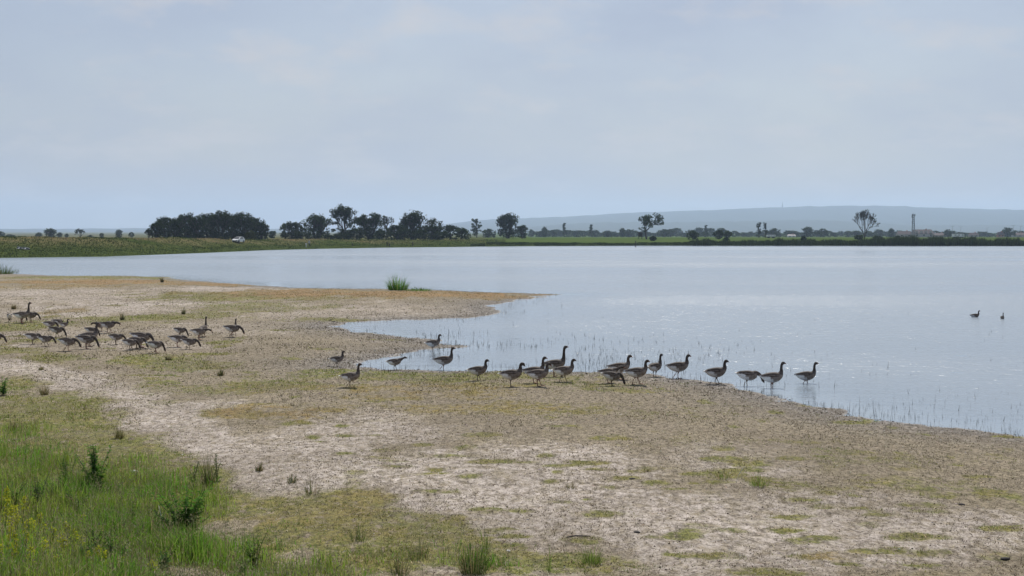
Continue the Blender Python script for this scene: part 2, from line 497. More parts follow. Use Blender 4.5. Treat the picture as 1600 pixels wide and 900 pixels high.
# (u, v, half width, half height, kind, strength) in photo pixels, turned into ellipses on the ground
PATCH = [
    (620, 459, 250, 6, 'ochre', 1), (480, 457, 130, 8, 'ochre', .9), (740, 462, 120, 4, 'ochre', .9), (640, 451, 50, 2.2, 'lush', 1.2),
    (130, 433, 190, 3, 'lush', .8), (160, 440, 170, 5, 'ochre', 1), (330, 444, 110, 4, 'ochre', .9),
    (380, 463, 170, 7, 'green', .9), (120, 447, 120, 5, 'ochre', .6), (100, 486, 40, 7, 'ochre', .6),
    (200, 478, 130, 14, 'salt', 1), (60, 457, 100, 9, 'salt', .9), (340, 451, 110, 4, 'salt', .9), (140, 465, 120, 9, 'salt', .7), (560, 486, 160, 12, 'salt', .55), (460, 482, 90, 9, 'salt', .6),
    (215, 496, 100, 5, 'green', 1), (400, 478, 120, 9, 'green', .6), (330, 492, 70, 6, 'green', .7), (520, 500, 70, 3, 'green', .9), (60, 509, 70, 7, 'green', .9),
    (90, 531, 60, 5, 'green', .7), (85, 560, 55, 9, 'lush', .9), (220, 563, 80, 10, 'green', .9), (300, 573, 110, 8, 'green', .8), (20, 548, 40, 6, 'green', .8),
    (200, 540, 120, 8, 'salt', .5), (350, 515, 110, 10, 'salt', .45), (90, 520, 100, 6, 'salt', .5),
    (620, 588, 270, 9, 'green', .85), (860, 600, 160, 8, 'green', .5), (520, 580, 100, 5, 'green', .8), (840, 590, 60, 3, 'green', .8), (960, 610, 80, 4, 'green', .7),
    (690, 612, 200, 14, 'ochre', .4), (560, 610, 160, 14, 'ochre', .3),
    (60, 640, 150, 50, 'green', 1.3), (60, 700, 170, 50, 'green', 1.4), (190, 700, 100, 34, 'green', 1.3), (120, 625, 80, 16, 'green', 1), (20, 600, 70, 14, 'green', 1.1), (250, 735, 110, 30, 'green', 1.3), (50, 670, 100, 36, 'lush', .6), (200, 725, 70, 18, 'lush', .6), (30, 715, 110, 26, 'lush', .9), (10, 620, 50, 14, 'lush', .5),
    (300, 610, 120, 10, 'green', .6), (420, 640, 120, 14, 'ochre', .5), (450, 600, 120, 8, 'green', .7), (760, 640, 200, 12, 'ochre', .35),
    (40, 575, 60, 6, 'salt', .9), (110, 588, 60, 7, 'salt', 1), (170, 605, 50, 9, 'salt', 1), (215, 628, 45, 13, 'salt', 1), (255, 655, 45, 15, 'salt', 1),
    (310, 640, 80, 14, 'salt', .9), (310, 680, 60, 18, 'salt', 1), (380, 705, 90, 22, 'salt', 1), (480, 700, 120, 25, 'salt', .95), (460, 735, 90, 22, 'salt', 1),
    (600, 735, 170, 40, 'salt', 1), (560, 680, 180, 25, 'salt', .75), (760, 790, 190, 60, 'salt', 1), (860, 730, 180, 40, 'salt', .9), (980, 800, 220, 60, 'salt', 1),
    (1120, 730, 110, 30, 'salt', .6), (1150, 840, 260, 50, 'salt', 1), (1350, 850, 220, 40, 'salt', .95), (1280, 790, 160, 30, 'salt', .8), (1500, 830, 170, 30, 'salt', .9), (1050, 885, 300, 25, 'salt', .9),
    (350, 645, 60, 6, 'green', .9), (785, 722, 60, 4, 'green', 1.1), (700, 712, 50, 3, 'green', .7), (660, 695, 20, 3, 'green', 1), (760, 797, 40, 6, 'green', .8),
    (940, 803, 40, 5, 'green', .9), (860, 752, 20, 5, 'green', .7), (1010, 730, 35, 5, 'green', .8), (870, 737, 12, 4, 'green', 1), (1130, 742, 35, 8, 'green', .9), (1190, 752, 30, 8, 'green', 1),
    (1250, 760, 90, 14, 'green', .5), (1420, 760, 120, 16, 'green', .5), (1360, 720, 150, 12, 'green', .45), (1300, 705, 80, 8, 'green', .5), (1430, 790, 50, 7, 'green', .8),
    (1560, 770, 60, 9, 'green', .6), (1080, 830, 30, 5, 'green', .8), (1260, 845, 40, 6, 'green', .8), (1210, 895, 60, 7, 'green', .9), (1450, 865, 40, 6, 'green', .7), (1310, 870, 60, 8, 'ochre', .5),
    (1590, 720, 120, 20, 'green', .3), (920, 640, 240, 14, 'green', .3), (1160, 690, 140, 14, 'green', .3),
    (470, 785, 130, 34, 'green', 1.4), (560, 825, 170, 32, 'green', 1.5), (640, 865, 180, 30, 'green', 1.5), (480, 830, 120, 30, 'green', 1.4), (760, 880, 120, 26, 'green', 1), (900, 885, 90, 22, 'green', .9), (420, 765, 90, 26, 'green', 1.3),
    (350, 745, 70, 22, 'green', 1.2), (240, 720, 60, 18, 'green', 1.2), (600, 870, 160, 30, 'lush', .35),
    (420, 800, 46, 10, 'salt', .9), (480, 840, 50, 6, 'salt', .8), (380, 790, 30, 14, 'salt', .7), (215, 738, 26, 10, 'salt', .8),
    (100, 800, 230, 70, 'lush', 1.3), (200, 860, 260, 60, 'lush', 1.3), (330, 880, 200, 36, 'lush', 1.2), (40, 740, 100, 30, 'lush', 1),
    (470, 890, 120, 18, 'lush', .8), (740, 885, 70, 16, 'lush', .8), (200, 960, 420, 60, 'lush', 1.3), (560, 960, 330, 45, 'lush', .9), (820, 950, 200, 36, 'green', 1),
    (1040, 930, 120, 30, 'green', .6), (480, 800, 150, 60, 'ochre', .25),
]
def gz(x, y):
    return float(shore_z(np.array([x]), np.array([y]))[0])

def on_ground(u, v):
    """where the photograph's (u, v) meets the real shore surface"""
    p = at(u, v)
    for _ in range(6):
        p = at(u, v, max(gz(p.x, p.y), 0.0))
    return Vector((p.x, p.y, gz(p.x, p.y)))

_pr = random.Random(77)
for _ in range(170):
    v_ = _pr.uniform(600, 895); u_ = _pr.uniform(380, 1650); f_ = (v_ - 360) / 400
    PATCH.append((u_, v_, _pr.uniform(8, 34) * f_ + 5, _pr.uniform(1.5, 4.5) * f_ + 1, 'green', _pr.uniform(.55, 1.15)))
for _ in range(70):
    v_ = _pr.uniform(465, 600); u_ = _pr.uniform(-40, 620); f_ = (v_ - 360) / 240
    PATCH.append((u_, v_, _pr.uniform(10, 50) * f_, _pr.uniform(1, 3.5) * f_, _pr.choice(('green', 'green', 'salt')), _pr.uniform(.5, 1.0)))
PE = []
for (u, v, ru, rv, k, s) in PATCH:
    c = on_ground(u, v)
    PE.append((c.x, c.y, ru * c.y / F, rv * c.y * c.y / (F * (HC - c.z)), k, s))

TRACK = [(-120, 560), (0, 567), (60, 578), (120, 592), (170, 609), (215, 631), (260, 658), (310, 688), (380, 722), (470, 760)]
TP = [(on_ground(u, v)[0], on_ground(u, v)[1]) for u, v in TRACK]
def track_d(x, y):
    d2 = np.full(np.shape(x), 1e9)
    for (ax, ay), (bx, by) in zip(TP[:-1], TP[1:]):
        ex, ey = bx - ax, by - ay
        t = np.clip(((x - ax) * ex + (y - ay) * ey) / (ex * ex + ey * ey), 0, 1)
        d2 = np.minimum(d2, (x - ax - t * ex) ** 2 + ((y - ay - t * ey) * .8) ** 2)
    return np.sqrt(d2)

def patches(x, y):
    x = np.asarray(x, float); y = np.asarray(y, float)
    out = {k: np.zeros(x.shape) for k in ('green', 'salt', 'ochre', 'lush')}
    wob = (fbm(x * 0.8, y * 0.35, 41, 5, 0.65) - 0.5) * 1.9
    wob2 = (fbm(x * 0.9 + 50, y * 0.45, 47, 5, 0.7) - 0.5) * 2.6
    shp = x.shape; yf = y.ravel(); order = np.argsort(yf, kind='stable'); ysd = yf[order]
    xs_ = x.ravel()[order]; wa = wob.ravel()[order]; wb = wob2.ravel()[order]
    acc = {k: np.zeros(yf.shape) for k in out}
    for (cx, cy, rx, ry, k, s) in PE:
        a, b = np.searchsorted(ysd, (cy - 3.2 * ry, cy + 3.2 * ry))
        if b <= a: continue
        q = np.sqrt(((xs_[a:b] - cx) / rx) ** 2 + ((ysd[a:b] - cy) / ry) ** 2)
        q = q + (wb if k == 'salt' else wa)[a:b]
        lo, hi = {'salt': (.2, 1.7), 'lush': (.05, 1.6)}.get(k, (.35, 1.45))
        acc[k][a:b] = np.maximum(acc[k][a:b], s * (1 - sstep(lo, hi, q)))
    for k in out:
        o_ = np.empty_like(yf); o_[order] = acc[k]; out[k] = o_.reshape(shp)
    tr = track_d(x, y)
    trk = 1 - sstep(.25, 1.5, tr + wob2 * .6)
    for kk in ('green', 'lush', 'ochre'):
        out[kk] = out[kk] * (1 - .85 * trk)
    out['lush'] = np.maximum(out['lush'], 1.15 * sstep(15.6, 14.2, y + 1.2 * wob) * sstep(1.5, -2.5, x + wob))
    out['salt'] = np.maximum(out['salt'], .9 * trk)
    out['salt'] = out['salt'] * (1 - 0.75 * np.clip(out['green'] + out['lush'], 0, 1))
    return out

NR, NCOL = 500, 520
ys = np.concatenate([np.linspace(-8, 11.8, 22), 12.0 * (178 / 12.0) ** np.linspace(0, 1, NR)])
ts = np.linspace(-1, 1, NCOL)
Y, T = np.meshgrid(ys, ts, indexing='ij')
X = T * (0.46 * np.maximum(Y, 0) + 12)
D = shore_d(X, Y)
Z = shore_z(X, Y, D)
P = patches(X, Y)
idx = np.arange(X.size).reshape(X.shape)
quads = np.stack([idx[:-1, :-1], idx[:-1, 1:], idx[1:, 1:], idx[1:, :-1]], -1).reshape(-1, 4)
keep = D.ravel()[quads].max(1) > -7
quads = quads[keep]
used = np.unique(quads); remap = np.zeros(X.size, np.int64); remap[used] = np.arange(len(used))
green = np.clip(P['green'] + P['lush'] + P['ochre'], 0, 1)
och = np.clip(P['ochre'] - 0.5 * P['lush'], 0, 1)
wet = np.exp(-np.maximum(D, 0) / (1.3 + Y * 0.014)) * 0.95
film = np.exp(-np.maximum(Z, 0) / 0.012)
sel = lambda a: a.ravel()[used]
me = mesh_np('shore_ground', np.stack([sel(X), sel(Y), sel(Z)], -1), remap[quads], smooth=True,
             attrs={'green': sel(green), 'salt': sel(P['salt']), 'ochre': sel(och), 'wet': sel(wet), 'film': sel(film)})
tag(link('shore_ground', me, M['shore']), kind='structure')

# lake
wx = np.concatenate([np.linspace(-420, -42, 12), np.arange(-40, 41, .8), np.linspace(44, 420, 12)])
wy = np.concatenate([[14, 17], np.arange(19, 112, .9), np.geomspace(114, 600, 24)])
WX, WY = np.meshgrid(wx, wy)
wi = np.arange(WX.size).reshape(WX.shape)
wq = np.stack([wi[:-1, :-1], wi[:-1, 1:], wi[1:, 1:], wi[1:, :-1]], -1).reshape(-1, 4)
wsh = np.exp(np.minimum(shore_d(WX, WY), 0) / 3.0)
wm = mesh_np('lake_water', np.stack([WX.ravel(), WY.ravel(), WX.ravel() * 0], -1), wq, attrs={'shallow': wsh.ravel()})
tag(link('lake_water', wm, M['water']), kind='structure')
# plain under everything, to the horizon
gm = mesh_np('plain', [(-16000, -3000, -9), (16000, -3000, -9), (16000, 15500, -9), (-16000, 15500, -9)], [(0, 1, 2, 3)])
tag(link('plain', gm, M['plain']), kind='structure')

# ------------------------------------------------------------------ far bank: dike on one side, meadow on the other
# u, shore row, crest row, crest distance inland, straw, field
FAR = [(-900, 406, 371, 32, .8, 0), (-300, 404.5, 371, 32, .8, 0), (0, 403, 371, 30, .9, 0), (160, 401, 371.6, 30, 1, 0), (230, 398.6, 372.6, 30, .8, 0),
       (285, 396.5, 371.8, 34, 1, 0), (325, 395, 373.5, 34, .9, 0), (370, 393, 375.8, 30, .6, 0), (415, 391, 374.0, 32, .9, 0), (500, 388.8, 374.4, 34, .9, 0),
       (600, 387, 375.3, 34, .7, 0), (700, 386, 375.6, 36, .5, 0), (760, 385.2, 374.6, 45, .3, .5), (830, 384.6, 373.2, 160, .05, 1),
       (1000, 384, 372.4, 200, 0, 1), (1300, 384, 372.2, 200, .25, .9), (1600, 384.5, 372, 200, .3, .8), (2500, 386, 372, 200, .3, .8)]
FA = np.array(FAR)
def far_cols(u):
    return [np.interp(u, FA[:, 0], FA[:, k]) for k in range(1, 6)]

def far_z(u, y):
    """height of the far land at picture column u and distance y"""
    u = np.asarray(u, float); y = np.asarray(y, float)
    vs, vc, dc, st, fl = far_cols(u)
    y0 = HC * F / (vs - VH)
    yc = y0 + dc
    zc = HC - (vc - VH) * yc / F
    t = np.clip((y - y0) / dc, 0, 1)
    dikez = zc * (0.30 * sstep(0, 0.25, t) + 0.70 * sstep(0.15, 1.0, t))
    meadow = np.minimum(zc, 0.75) * sstep(0, 0.05, t) + (zc - np.minimum(zc, 0.75)) * t
    z = np.where(fl > 0.5, meadow, dikez)
    back = np.interp(y, [0, 300, 640, 900, 1500, 4000, 15000], [2.0, 1.6, 0.9, -0.1, -2.6, -5.0, -7.0])
    z = np.where(y > yc, back + (zc - back) * (1 - sstep(0, 45, y - yc)), z)
    z = np.where(y < y0, (y - y0) * 0.06, z)
    return z + np.clip((y - y0) / 12, 0, 1) * (fbm(u / 34.0, y / 9.0, 61, 3) - 0.5) * 0.55 * np.where(y > yc + 60, 0.2, 1)

us = np.concatenate([np.linspace(-900, -30, 60), np.linspace(-20, 1620, 560), np.linspace(1640, 2500, 50)])
ins = np.concatenate([[-12, -5, -1, 0, .7, 1.5, 2.5, 4, 6], np.linspace(8, 60, 40), np.geomspace(66, 600, 24), np.geomspace(700, 13500, 14)])
U, I = np.meshgrid(us, ins, indexing='ij')
vsA, vcA, dcA, stA, flA = far_cols(U)
YF = HC * F / (vsA - VH) + I + (fbm(U / 18, I * 0, 5, 3) - 0.5) * 5 * (I > -20)
ZF = far_z(U, YF)
XF = xu(U, YF)
idx = np.arange(U.size).reshape(U.shape)
quads = np.stack([idx[:-1, :-1], idx[1:, :-1], idx[1:, 1:], idx[:-1, 1:]], -1).reshape(-1, 4)
upper = sstep(0.25, 0.8, I / np.maximum(dcA, 1)) * stA
fieldA = np.where(I < 14, 0.12, 1.0) * (flA > 0.5) * flA
fm = mesh_np('far_bank', np.stack([XF.ravel(), YF.ravel(), ZF.ravel()], -1), quads, smooth=True,
             attrs={'straw': upper.ravel(), 'field': fieldA.ravel()})
tag(link('far_bank', fm, M['far']), kind='structure')

def far_at(u, y):
    return Vector((float(xu(u, y)), float(y), float(far_z(np.array([u]), np.array([y]))[0])))

def far_on(u, v):
    """first spot on the far land seen at (u, v)"""
    y0 = float(HC * F / (far_cols(u)[0] - VH))
    for y in np.arange(y0, y0 + 300, 0.5):
        z = float(far_z(np.array([u]), np.array([y]))[0])
        if z >= HC - (v - VH) * y / F:
            return Vector((float(xu(u, y)), float(y), z))
    return far_at(u, y0 + 40)

# ------------------------------------------------------------------ hills
def hill(name, y, prof, seed, depth):
    prof = np.array(prof)
    u = np.linspace(prof[0, 0], prof[-1, 0], 260)
    v = np.interp(u, prof[:, 0], prof[:, 1])
    zt = HC + (VH - v) * y / F + (fbm(u / 14.0, u * 0, seed, 4) - 0.5) * y * 0.0011
    rows = []
    for k, (dy, fz) in enumerate(((-depth, 0), (-.8 * depth, .25), (-.5 * depth, .55), (-.25 * depth, .82), (0, 1), (depth * .5, .8))):
        j = (fbm(u / 11.0, u * 0 + k * 3.1, seed + 9, 3) - 0.5)
        zz = -12 + (zt + 12) * np.clip(fz + (j * 0.28 if 0 < fz < 1 else 0), 0, 1)
        rows.append(np.stack([(u - 800) / F * y, np.full_like(u, y + dy) + j * depth * .2, zz], -1))
    V = np.stack(rows); n = len(u)
    idx = np.arange(V.shape[0] * n).reshape(V.shape[0], n)
    q = np.stack([idx[:-1, :-1], idx[:-1, 1:], idx[1:, 1:], idx[1:, :-1]], -1).reshape(-1, 4)
    return tag(link(name, mesh_np(name, V.reshape(-1, 3), q, smooth=True), M['forest']), kind='structure')
hill('hills', 9800, [(-700, 359), (0, 357.6), (240, 357), (520, 357.5), (660, 354), (740, 345), (800, 341.5), (900, 337.5), (1000, 332), (1100, 328.5),
                      (1200, 324.5), (1300, 321.5), (1400, 322), (1440, 323.5), (1500, 325.5), (1600, 328), (1900, 334), (2400, 345)], 71, 2500)
hill('foothills', 7000, [(700, 366), (830, 354), (930, 347.5), (1050, 347), (1150, 346), (1250, 343.5), (1320, 345.5), (1400, 351), (1600, 352), (2100, 356)], 83, 1200)

# ------------------------------------------------------------------ geese
def catmull(pts, n):
    pts = np.array(pts, float); out = []
    Pp = np.vstack([2 * pts[0] - pts[1], pts, 2 * pts[-1] - pts[-2]])
    for i in range(1, len(Pp) - 2):
        for k in range(n):
            t = k / n
            a, b, c, d = Pp[i - 1], Pp[i], Pp[i + 1], Pp[i + 2]
            out.append(0.5 * ((2 * b) + (-a + c) * t + (2 * a - 5 * b + 4 * c - d) * t * t + (-a + 3 * b - 3 * c + d) * t ** 3))
    out.append(pts[-1])
    return np.array(out)

# neck runs from the breast to the tip of the bill: x, z, half width, half depth
NECKS = {
    'up':      [(.262, .50, .046, .050), (.262, .57, .036, .038), (.264, .64, .032, .033), (.278, .70, .034, .035), (.310, .735, .038, .040), (.345, .733, .027, .030), (.368, .724, .017, .019), (.402, .715, .009, .008)],
    'tall':    [(.268, .51, .046, .050), (.272, .60, .036, .038), (.278, .70, .031, .032), (.288, .775, .033, .034), (.318, .815, .038, .040), (.355, .822, .027, .029), (.378, .818, .017, .019), (.414, .815, .009, .008)],
    'relaxed': [(.268, .475, .050, .054), (.262, .53, .040, .042), (.262, .585, .034, .035), (.275, .635, .034, .036), (.308, .664, .038, .040), (.343, .658, .027, .030), (.364, .646, .017, .019), (.397, .632, .009, .008)],
    'forward': [(.300, .455, .048, .052), (.345, .485, .040, .042), (.390, .508, .034, .035), (.430, .520, .034, .035), (.466, .524, .038, .039), (.503, .512, .027, .029), (.524, .503, .017, .019), (.556, .488, .009, .008)],
    'low':     [(.300, .420, .048, .052), (.350, .425, .040, .042), (.395, .425, .035, .035), (.435, .415, .034, .035), (.468, .398, .038, .039), (.498, .376, .027, .029), (.514, .361, .017, .019), (.540, .337, .009, .008)],
    'graze':   [(.285, .360, .048, .052), (.330, .305, .040, .042), (.362, .240, .034, .035), (.385, .175, .034, .034), (.400, .128, .038, .038), (.414, .088, .027, .029), (.421, .064, .017, .019), (.432, .026, .009, .008)],
    'half':    [(.292, .385, .048, .052), (.345, .355, .040, .042), (.390, .305, .034, .035), (.420, .245, .034, .035), (.440, .200, .038, .038), (.458, .162, .027, .029), (.467, .139, .017, .019), (.482, .104, .009, .008)],
    'hooked':  [(.268, .49, .048, .052), (.266, .55, .038, .040), (.276, .605, .034, .035), (.302, .638, .035, .036), (.338, .636, .038, .039), (.368, .610, .027, .030), (.382, .590, .017, .019), (.400, .557, .009, .008)],
}
BODY = [(-.375, .372, .030, .007), (-.33, .376, .052, .016), (-.27, .366, .074, .046), (-.19, .350, .104, .092), (-.09, .340, .130, .128),
        (.02, .340, .140, .140), (.11, .354, .132, .134), (.18, .382, .108, .114), (.228, .420, .080, .088)]

def ell_ring(c, t, ry, rz, n=14):
    nx, nz = -t[1], t[0]
    return [(c[0] + nx * rz * math.sin(a), ry * math.cos(a), c[1] + nz * rz * math.sin(a)) for a in [2 * math.pi * k / n for k in range(n)]]

def goose_mesh(neck, legs, young):
    src = MB(); parts = []
    def mark(name):
        parts.extend([name] * (len(src.v) - len(parts)))
    body = [list(b) for b in BODY]
    if neck in ('graze', 'half', 'low'):           # tipped forward
        k = {'graze': .16, 'half': .12, 'low': .05}[neck]
        for b in body: b[1] -= k * (b[0] + .05) * 1.0
    nk = [list(q) for q in NECKS[neck]]
    if young:
        for q in nk: q[2] *= 1.06; q[3] *= 1.06
    for q in nk[:6]: q[2] *= 1.10; q[3] *= 1.10
    for q in body: q[2] *= 1.05; q[3] *= 1.05
    path = catmull(body + nk, 4)
    rings = []
    for i in range(len(path)):
        a, b = path[max(i - 1, 0)], path[min(i + 1, len(path) - 1)]
        t = np.array([b[0] - a[0], b[1] - a[1]]); t /= np.linalg.norm(t) + 1e-9
        rings.append(ell_ring(path[i][:2], t, max(path[i][2], .006), max(path[i][3], .006)))
    src.loft(rings)
    for i in range(len(path)):
        s = i / 4.0
        nm = 'body' if s < len(BODY) - .5 else ('neck' if s < len(BODY) + 3.6 else ('head' if s < len(BODY) + 5.6 else 'bill'))
        parts.extend([nm] * 14)
    # folded wings
    for sy in (-1, 1):
        tip = -.36 if not young else -.30
        wr = catmull([(.175, .385, .085, .018, .035), (.12, .390, .112, .030, .075), (.0, .392, .122, .030, .088), (-.12, .395, .102, .026, .066), (-.23, .398, .060, .022, .036), (tip, .395, .022, .012, .012)], 3)
        pit = {'graze': .16, 'half': .12, 'low': .05}.get(neck, 0)
        rr = []
        for q in wr:
            z0 = q[1] - pit * (q[0] + .05)
            rr.append([(q[0], sy * (q[2] - .01) + q[3] * math.cos(a) - sy * .25 * q[4] * max(0, math.sin(a)), z0 + q[4] * math.sin(a)) for a in [2 * math.pi * k / 10 for k in range(10)]])
        src.loft(rr); mark('wing')
    # legs
    if legs != 'swim':
        for sy, key in ((-1, legs[0]), (1, legs[1])):
            y = sy * .062
            J = {'s': [(0, .27), (.01, .20), (-.012, .135), (0, .014)],
                 'b': [(-.01, .27), (-.03, .20), (-.085, .14), (-.115, .014)],
                 'f': [(.01, .27), (.05, .20), (.06, .135), (.115, .014)],
                 'r': [(0, .27), (.035, .20), (.0, .125), (.055, .075)],
                 'k': [(-.01, .27), (-.02, .20), (-.055, .13), (-.105, .055)]}[key]
            src.tube([(J[0][0], y, J[0][1]), (J[1][0], y, J[1][1]), (J[2][0], y, J[2][1]), (J[3][0], y, J[3][1])], [.048, .026, .0135, .0125], 8)
            mark('leg')
            fx, fz = J[3]
            down = key in 'sbf'
            dirx, dirz = (1, 0) if down else ((.55, -.8) if key == 'r' else (-.35, -.9))
            heel = (fx - .015 * dirx, fz); toe = .085
            top = [(heel[0], y - .01, fz + .008), (fx + toe * dirx, y - .042, fz + toe * dirz + .004), (fx + toe * 1.12 * dirx, y, fz + toe * 1.12 * dirz + .004), (fx + toe * dirx, y + .042, fz + toe * dirz + .004), (heel[0], y + .01, fz + .008)]
            off = (0, 0, -.016) if down else (-.014, 0, -.004)
            bot = [(p[0] + off[0], p[1], p[2] + off[2]) for p in top]
            b = len(src.v); src.v += top + bot
            src.f += [(b, b + 1, b + 2, b + 3, b + 4), (b + 9, b + 8, b + 7, b + 6, b + 5)] + [(b + i, b + 5 + i, b + 5 + (i + 1) % 5, b + (i + 1) % 5) for i in range(5)]
            mark('foot')
    tmp = bpy.data.objects.new('tmp', src.mesh('tmp')); C.objects.link(tmp)
    m1 = tmp.modifiers.new('r', 'REMESH'); m1.mode = 'VOXEL'; m1.voxel_size = 0.0085
    m2 = tmp.modifiers.new('s', 'SMOOTH'); m2.iterations = 2; m2.factor = 0.35
    m3 = tmp.modifiers.new('d', 'DECIMATE'); m3.ratio = 0.35
    dg = bpy.context.evaluated_depsgraph_get()
    me = bpy.data.meshes.new_from_object(tmp.evaluated_get(dg))
    bpy.data.objects.remove(tmp)
    kd = kdtree.KDTree(len(src.v))
    for i, v in enumerate(src.v): kd.insert(v, i)
    kd.balance()
    col = np.ones((len(me.vertices), 4), np.float32)
    pit = {'graze': .16, 'half': .12, 'low': .05}.get(neck, 0)
    for i, v in enumerate(me.vertices):
        p = v.co; nm = parts[kd.find(p)[1]]
        z0 = p.z + pit * (p.x + .05)
        if nm == 'bill': c = (.30, .125, .075) if not young else (.10, .085, .075)
        elif nm == 'head': c = (.062, .048, .040)
        elif nm == 'neck': c = (.070, .055, .046) if p.z > .5 or neck in ('graze', 'half', 'low', 'forward') else (.11, .09, .078)
        elif nm == 'leg' and p.z > .215: c = (.15, .13, .115)
        elif nm in ('leg', 'foot'): c = (.22, .105, .075) if not young else (.15, .105, .07)
        elif nm == 'wing':
            bar = .5 + .5 * math.sin(p.x * 95 + z0 * 40)
            c = (.066 + .04 * bar, .050 + .029 * bar, .041 + .021 * bar)
            if p.x < -.17: c = (.035, .03, .029)
            if z0 < .335 and p.x > -.2: c = (.2, .19, .19)
        else:
            if p.x < -.315: c = (.72, .71, .69)
            elif p.x < -.07 and z0 < .365: c = (.80, .79, .77)
            elif z0 > .425: c = (.075, .061, .053)
            elif p.x < .02 and z0 < .29: c = (.70, .68, .66)
            elif z0 < .265: c = (.36, .33, .305)
            else:
                bar = .5 + .5 * math.sin(p.x * 60)
                c = (.185 + .06 * bar, .148 + .05 * bar, .122 + .042 * bar)
        col[i, :3] = c
    a = me.color_attributes.new('Col', 'FLOAT_COLOR', 'POINT')
    a.data.foreach_set('color', col.ravel())
    me.polygons.foreach_set('use_smooth', [True] * len(me.polygons))
    me.materials.append(M['plumage'])
    return me

def plumage():
    m, n, l, out = nmat('plumage')
    a = n.new('ShaderNodeAttribute'); a.attribute_name = 'Col'
    t = n.new('ShaderNodeTexCoord'); no = n.new('ShaderNodeTexNoise'); no.inputs['Scale'].default_value = 38
    no.inputs['Detail'].default_value = 3
    l.new(t.outputs['Object'], no.inputs['Vector'])
    r = n.new('ShaderNodeMapRange'); r.inputs[1].default_value = .3; r.inputs[2].default_value = .7; r.inputs[3].default_value = .72; r.inputs[4].default_value = 1.25
    l.new(no.outputs['Fac'], r.inputs[0])
    mx = n.new('ShaderNodeMixRGB'); mx.blend_type = 'MULTIPLY'; mx.inputs[0].default_value = 1
    l.new(a.outputs['Color'], mx.inputs[1])
    oi = n.new('ShaderNodeObjectInfo'); rr = n.new('ShaderNodeMapRange'); rr.inputs[3].default_value = .78; rr.inputs[4].default_value = 1.22
    l.new(oi.outputs['Random'], rr.inputs[0])
    pm = n.new('ShaderNodeMath'); pm.operation = 'MULTIPLY'; l.new(r.outputs[0], pm.inputs[0]); l.new(rr.outputs[0], pm.inputs[1])
    l.new(pm.outputs[0], mx.inputs[2])
    b = n.new('ShaderNodeBsdfPrincipled'); b.inputs['Roughness'].default_value = .75; b.inputs['Specular IOR Level'].default_value = .25
    l.new(mx.outputs[0], b.inputs['Base Color']); l.new(b.outputs[0], out.inputs[0])
    return m
M['plumage'] = plumage()

TOP = {'up': .772, 'tall': .853, 'relaxed': .70, 'forward': .56, 'low': .47, 'graze': .475, 'half': .475, 'hooked': .672}
_gcache = {}
def goose(u, vfoot, hpx, neck, legs, young, yaw, label, group):
    """u = column of the feet, hpx = height of the bird in photo pixels"""
    key = (neck, legs, young)
    if key not in _gcache:
        _gcache[key] = goose_mesh(neck, legs, young)
    if legs == 'swim':
        p = at(u, vfoot); z = 0
    else:
        p = on_ground(u, vfoot); z = p.z - .006
        if z < -.10: z = -.10
    s = hpx * p.y / F / (TOP[neck] if legs != 'swim' else TOP[neck] - .245)
    o = link('goose', _gcache[key])
    o.location = (p.x, p.y, z if legs != 'swim' else -.245 * s)
    o.rotation_euler = (0, 0, R(yaw)); o.scale = (s, s, s)
    tag(o, label, 'goose', group)
    return o

